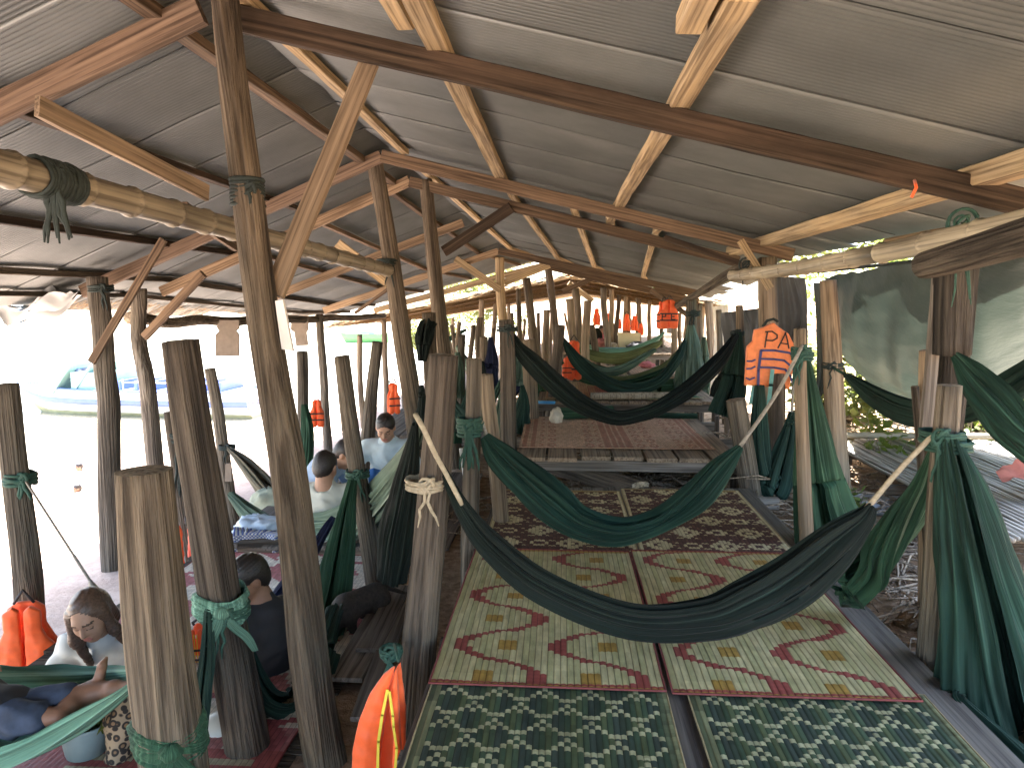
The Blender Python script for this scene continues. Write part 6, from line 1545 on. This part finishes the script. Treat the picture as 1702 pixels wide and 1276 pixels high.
# general vest: two puffed front panels, back, piping, straps; local frame z up, hung from its collar
def vest(label, c, H, nrm, mat='life', W=.46, piping=True, straps=True, droop=.0, letters=False, h=.009, fold=1.0):
    c = Vector(c); n = Vector(nrm); n.z = 0; n.normalize(); r = V(-n.y, n.x, 0); s = H / .6
    root = empty('life_vest', c + V(0, 0, -H), label, 'life vest', 'orange life vests hung about')
    fr_ = lambda d: (c + n * d, r, n)
    w = W * s * fold
    half = lambda sg: [(sg * a * w, -z * s) for a, z in [(.04, .03), (.14, .0), (.30, .04), (.30, .16), (.36, .22), (.47, .27), (.50, .42), (.47, .6), (.26, .62), (.03, .6), (.025, .3)]]
    for sg in (1, -1): poly_solid('panel', half(sg), .07 * s, h, fr_(.05), M[mat], root, .6, bend=-.6)
    back = [(a * w, -z * s) for a, z in [(-.14, 0), (.14, 0), (.30, .04), (.31, .16), (.47, .27), (.5, .42), (.46, .6), (-.46, .6), (-.5, .42), (-.47, .27), (-.31, .16), (-.30, .04)]]
    poly_solid('panel', back, .06 * s, h, fr_(-.03), M[mat], root, .6, bend=.4)
    if piping:
        b = MB()
        for sg in (1, -1):
            stroke(b, [(sg * a * w, -z * s) for a, z in [(.06, .07), (.05, .3), (.055, .58)]], .012 * s, fr_(.05), .04 * s); stroke(b, [(sg * a * w, -z * s) for a, z in [(.3, .1), (.34, .22), (.46, .29)]], .01 * s, fr_(.05), .036 * s)
        b.build('piping', M['yellow'], root)
    if straps:
        for z in (.30, .44):
            b = MB(); stroke(b, [(-.46 * w, -z * s), (.46 * w, -z * s)], .028 * s, fr_(.05), .046 * s); b.build('strap', M['black_strap'], root)
    if letters:
        b = MB()
        for i, lt in enumerate(([[(0, 0), (0, 1), (.7, 1), (.8, .7), (.7, .5), (0, .5)]], [[(.8, 1), (0, 1), (0, 0), (.8, 0)], [(0, .5), (.6, .5)]])):
            for st in lt: stroke(b, [((-.36 + .5 * i + a * .24) * w, (-.42 + e * .12) * s) for a, e in st], .015, fr_(.05), .043 * s)
        b.build('lettering', M['black_ink'], root)
    b = MB(); b.tube([c + r * .06 * s, c + V(0, 0, .05 * s) + r * .02, c + V(0, 0, .09 * s), c + V(0, 0, .04 * s) - r * .03, c - r * .06 * s], .008, 5); b.build('collar_loop', M['black_strap'], root)
    return root
# nearest one, seen from its side: puffed flat panel hanging from the string bow
o0 = P(625, 1170, 2.45); k = 2.45 / FPX
L3 = lambda px, py: ((px - 625) * k, -(py - 1170) * k)
fr = (o0, (1, 0, 0), (0, -1, 0))
nv = empty('life_vest', P(625, 1330, 2.45), 'bright orange life vest with yellow piping hanging at the near left edge of the deck', 'life vest', 'orange life vests hung about')
poly_solid('panel', [L3(*a) for a in [(662, 1095), (640, 1112), (614, 1150), (594, 1200), (582, 1250), (576, 1330), (580, 1380), (618, 1385), (626, 1330), (632, 1262), (640, 1200), (649, 1140)]], .075, .006, fr, M['life'], nv, .75)
poly_solid('panel', [L3(*a) for a in [(664, 1096), (653, 1140), (650, 1180), (656, 1230), (652, 1300), (650, 1384), (668, 1384), (672, 1300), (668, 1220), (666, 1150)]], .06, .005, fr, M['life'], nv, .7)
poly_solid('panel', [L3(*a) for a in [(655, 1110), (606, 1200), (590, 1300), (590, 1380), (660, 1380), (664, 1200)]], .05, .008, (o0 + V(.01, .09, 0), (1, 0, 0), (0, -1, 0)), M['life'], nv, .7)
b = MB(); pp = [(650, 1134), (640, 1180), (632, 1230), (629, 1300), (626, 1384)]; stroke(b, [L3(*a) for a in pp], .010, fr, .034); pp = [(654, 1136), (659, 1180), (660, 1200), (665, 1240), (660, 1300), (661, 1384)]; stroke(b, [L3(*a) for a in pp], .009, fr, .036); b.build('piping', M['yellow'], nv)
b = MB(); b.tube([P(662, 1098, 2.45), P(660, 1085, 2.5), P(655, 1070, 2.7)], .006); b.build('collar_loop', M['rope_green'], nv)
vest('orange life vest hanging on the post at the left edge, behind the woman', P(40, 1002, 3.72), .50, (.35, -1, 0), fold=.8, h=.007, piping=False, straps=False)
vest('orange life vest at the foot of the thin dark post', P(309, 872, 5.3), .42, (-.8, -.6, 0), fold=.5)
vest('crumpled orange vest on the mat beside the seated figure in black', P(330, 1038, 3.6), .22, (.2, -1, .0), fold=.7)
vest('small orange life vest with black buckles between two posts by the beach', P(526, 664, 9.6), .36, (.3, -1, 0), fold=.7, piping=False)
vest('narrow orange vest hung on the ridge post behind the man in pale blue', P(653, 636, 6.95), .29, (.5, -1, 0), fold=.5, h=.007, piping=False)
vest('orange life vest with black letters hung under the far right eave', P(1113, 498, 10.8), .40, (-.2, -1, 0), letters=True, fold=.85, piping=False)
vest('orange life vest hung beside the lettered one under the far right eave', P(1104, 500, 11.), .40, (-.8, -1, 0), fold=.6, piping=False)
vest('orange life vest low behind the short dark post, mid distance', P(954, 566, 9.7), .5, (.3, -1, 0), fold=.5, piping=False)
vest('orange life vest nearest the deck behind the short dark post', P(942, 594, 9.6), .26, (.1, -1, 0), fold=.6, piping=False)
fv = vest('small orange vest among those strung up at the far end of the shelter', P(992, 512, 16.5), .38, (0, -1, 0), fold=.6, piping=False, straps=False, h=.016)
for (px, py, Y, sc_) in [(1011, 515, 18, .8), (1042, 520, 16, .95), (1055, 521, 16.5, .9), (1066, 528, 16.2, .7), (1030, 522, 19, .7)]:
    d = P(px, py, Y); copy_tree(fv, Matrix.Translation(d + V(0, 0, -.38)) @ Matrix.Rotation(rnd.uniform(-.5, .5), 4, 'Z') @ Matrix.Scale(sc_, 4))
# ------------------------------------------------------------------ small things
def lathe(name, label, cat, c, prof, mat, n=24, group=None, m2=None):
    b = MB(); c = Vector(c); b.grid([[c + V(r_ * math.cos(a), r_ * math.sin(a), z) for a in [2*math.pi*i/n for i in range(n + 1)]] for r_, z in prof], uv=False)
    o = b.build(name, mat); tag(o, label, cat, group); return o
def crumple(name, label, cat, c, r, mat, amp=.3, seed=1., fz=.7):
    b = MB(); c = Vector(c); n = 36
    b.grid([[c + V(r[0] * math.cos(a) * math.cos(e), r[1] * math.sin(a) * math.cos(e), r[2] * math.sin(e)) * (1 + amp * nz(math.cos(a) * math.cos(e) * 2 + seed, math.sin(a) * math.cos(e) * 2, math.sin(e) * 2) + amp * .5 * nz(math.cos(a) * 6 + seed, math.sin(a) * 6, e * 4)) for a in [2*math.pi*i/n for i in range(n + 1)]] for e in [-1.5707 + 3.14158 * j / 20 for j in range(21)]], uv=False)
    o = b.build(name, mat); tag(o, label, cat); return o
PLB = plain('blue_plastic', (.55, .66, .78), .35, .15, 10, bs=.5, bd=.02); PLW = plain('white_plastic_bag', (.68, .70, .70), .4, .08, 12, bs=.5, bd=.02)
c = P(432, 878, 5.75); crumple('plastic_bag', 'pale bluish plastic bag on the bench behind the main ridge post', 'bag', c, (.22, .14, .1), PLB, .35, 2.)
c = P(650, 802, 6.2); crumple('plastic_bag', 'clear plastic bags on the bright blue cloth before the man in pale blue', 'bag', c, (.14, .1, .06), PLW, .4, 5.)
sheet('bright blue cloth under the plastic bags, before the man in pale blue', [P(612, 780, 6.5), P(690, 775, 6.5), P(690, 840, 6.0), P(612, 838, 6.0)], plain('bright_blue_cloth', (.04, .17, .5), .7, .15, 10), 'draped_cloth', 16, 12, .04, 4., .03, 0, 'cloth')
c = P(452, 838, 6.6); crumple('sack', 'pale green woven sack behind the main ridge post', 'sack', c, (.2, .14, .16), plain('green_sack', (.30, .33, .25), .8, .15, 14), .2, 7.)
c = P(430, 905, 5.5); bb = MB(); bb.c = []; 
for j in range(16):
    for i in range(24):
        x0, x1 = i / 24 * .34 - .17, (i + 1) / 24 * .34 - .17; z0, z1 = j / 16 * .2 - .1, (j + 1) / 16 * .2 - .1
        f_ = lambda x, z: c + V(x, .05 * math.cos(x * 8) + .02 * nz(x * 9, z * 9) - .08, z)
        bb.add([f_(x0, z0), f_(x1, z0), f_(x1, z1), f_(x0, z1)], [(0, 1, 2, 3)]); bb.c.append((.12, .16, .42) if (i % 2) ^ (j % 2) else (.62, .64, .68))
for (x0, x1, y0, y1) in ((-.17, .17, -.02, .14),):
    pass
o = bb.build('checked_bag', M['cloth_attr']); tag(o, 'blue and white checked bag under the bench edge', 'bag')
mo = o.modifiers.new('thickness', 'SOLIDIFY'); mo.thickness = .14; mo.offset = -1
c = P(142, 1218, 2.75); o = lathe('bucket', 'grey-blue bucket with green leaves below the mint hammock', 'bucket', c + V(0, 0, -.08), [(0, 0), (.075, 0), (.095, .13), (.1, .135), (.095, .12), (.078, .01), (0, .008)], plain('bucket_blue', (.20, .27, .29), .5, .1, 8))
b = MB(); b.tube([c + V(-.095, 0, .05), c + V(-.08, -.02, .17), c + V(0, -.04, .23), c + V(.08, -.02, .17), c + V(.095, 0, .05)], .006); b.build('handle', M['rope_grey'], o)
b = MB(); leaf_clump(b, c + V(.02, .02, .1), .1, 60, .1); o = b.build('green_leaves', M['leaf']); tag(o, 'bunch of green leaves in the grey-blue bucket', 'leaves')
c = P(80, 1268, 2.9); crumple('plastic_bag', 'white plastic bag on the ground under the mint hammock', 'bag', c, (.16, .14, .06), PLW, .4, 9.)
c = P(170, 1180, 3.0); crumple('plastic_bag', 'bluish white plastic bag behind the bucket', 'bag', c, (.12, .1, .07), PLB, .4, 12.)
c = P(372, 1205, 3.0); lathe('bowl', 'pale upturned bowl on the low deck behind the tall leaning post', 'bowl', c + V(0, 0, -.06), [(.11, 0), (.105, .05), (.08, .095), (.04, .115), (0, .12)], plain('pale_bowl', (.55, .52, .45), .4, .06, 8))
c = P(462, 1212, 3.1); crumple('cloth_bag', 'grey cloth bag on the low deck right of the tall leaning post', 'bag', c, (.1, .08, .055), plain('grey_cloth_bag', (.2, .19, .17), .85, .2, 14), .3, 15.)
c = P(924, 690, 7.7); crumple('plastic_bag', 'knotted white plastic bag of food at the left end of the pink mat', 'bag', c + V(0, 0, -.02), (.07, .07, .1), plain('bag_food', (.6, .55, .44), .45, .2, 18, bs=.5), .25, 3.)
b = MB(); b.tube([P(890, 668, 8.2), P(922, 669, 8.1)], .018, 8); o = b.build('plastic_pipe', plain('pipe_blue', (.05, .3, .62), .4, .05)); tag(o, 'short bright blue plastic pipe behind the pale brown post', 'pipe')
b = MB(); b.tube([P(766, 745, 4.6), P(778, 830, 4.5), P(772, 880, 4.4)], .012, 8); o = b.build('plastic_pipe', PLW); tag(o, 'thin white pipe standing behind the post with the net knot', 'pipe')
# far end: cool box, cloth with circles, bundles
c = P(1045, 566, 15.4); z0 = .85
cb = empty('cool_box', V(c.x, c.y, z0), 'cream cool box on the farthest deck', 'box')
b = MB(); b.box((c.x, c.y, z0 + .17), (.42, .3, .34)); b.build('body', plain('cream_plastic', (.55, .48, .3), .45, .06, 6), cb)
b = MB(); b.box((c.x, c.y, z0 + .365), (.45, .33, .05)); b.build('lid', bpy.data.materials['cream_plastic'], cb)
lathe('straw_hat', 'straw hat lying left of the cream cool box', 'hat', V(P(1018, 575, 15.3).x, 15.3, .9), [(.19, 0), (.12, .02), (.1, .12), (.05, .15), (0, .155)], M['bamboo'])
crumple('bundle', 'dark bundle right of the cream cool box on the farthest deck', 'bundle', V(P(1060, 578, 15.2).x, 15.2, .95), (.22, .15, .12), plain('dark_bundle', (.05, .05, .055), .8, .2), .3, 4.)
crumple('bundle', 'reddish bundle left of the straw hat on the farthest deck', 'bundle', V(P(998, 575, 15.6).x, 15.6, .97), (.2, .15, .14), plain('red_bundle', (.3, .1, .08), .8, .2), .3, 6.)
crumple('bundle', 'pink bundle on the sunlit deck under the hammocks', 'bundle', V(P(1075, 612, 12.9).x, 12.9, .8), (.13, .1, .06), plain('pink_bundle', (.55, .16, .16), .8, .15), .3, 8.)
b = MB(); b.c = []
for i in range(44):
    for j in range(12):
        x, z = i / 43, j / 11
        ring = min(abs(math.hypot((x - cx) * 2.2, (z - .5) * .62) - .16) for cx in (.16, .84)) < .05 or min(math.hypot((x - cx) * 2.2, (z - .5) * .62) for cx in (.16, .84)) < .05
        crs = (abs(x - .5) * 2.2 < .03 and abs(z - .5) < .3) or (abs(z - .5) < .1 and abs(x - .5) * 2.2 < .12)
        p0, p1 = P(978 + 64 * i / 44, 577 + 13 * (1 - j / 12), 14.8), P(978 + 64 * (i + 1) / 44, 577 + 13 * (1 - (j + 1) / 12), 14.8)
        b.add([V(p0.x, 14.8, p0.z), V(p1.x, 14.8, p0.z), V(p1.x, 14.8, p1.z), V(p0.x, 14.8, p1.z)], [(0, 1, 2, 3)]); b.c.append((.55, .58, .55) if ring or crs else (.10, .20, .26))
o = b.build('printed_cloth', M['cloth_attr']); tag(o, 'blue-grey cloth with pale rings and a cross, hung on the front of the farthest deck', 'cloth')
mo = o.modifiers.new('thickness', 'SOLIDIFY'); mo.thickness = .012
# two people far back
for (px, py, Y, sh, lab) in [(1000, 556, 20.5, plain('rose_shirt', (.42, .12, .14), .8, .1), 'distant person in a reddish shirt sitting at the far end of the shelter'), (1022, 553, 21, plain('teal_shirt', (.06, .2, .25), .8, .1), 'distant person in a teal shirt sitting at the far end of the shelter')]:
    hd = P(px, py - 8, Y)
    J = dict(head=hd, face=(.2, -.95, -.2), neck=hd + V(0, .02, -.13), chest=hd + V(0, .03, -.34), pelvis=hd + V(0, .05, -.62), shL=hd + V(-.2, .02, -.2), shR=hd + V(.2, .02, -.2), elL=hd + V(-.28, -.1, -.44), wrL=hd + V(-.1, -.26, -.5), elR=hd + V(.28, -.1, -.44), wrR=hd + V(.1, -.26, -.5),
             handL=hd + V(-.02, -.32, -.52), handR=hd + V(.02, -.32, -.52), hipL=hd + V(-.1, 0, -.66), hipR=hd + V(.1, 0, -.66), knL=hd + V(-.35, -.3, -.6), anL=hd + V(.05, -.4, -.68), toeL=hd + V(.18, -.42, -.7), knR=hd + V(.35, -.3, -.6), anR=hd + V(-.05, -.36, -.68), toeR=hd + V(-.18, -.38, -.7))
    person(lab, J, 1.0, SKIN_D, sh, 'short', DARKP, HAIR, 'short', .018)
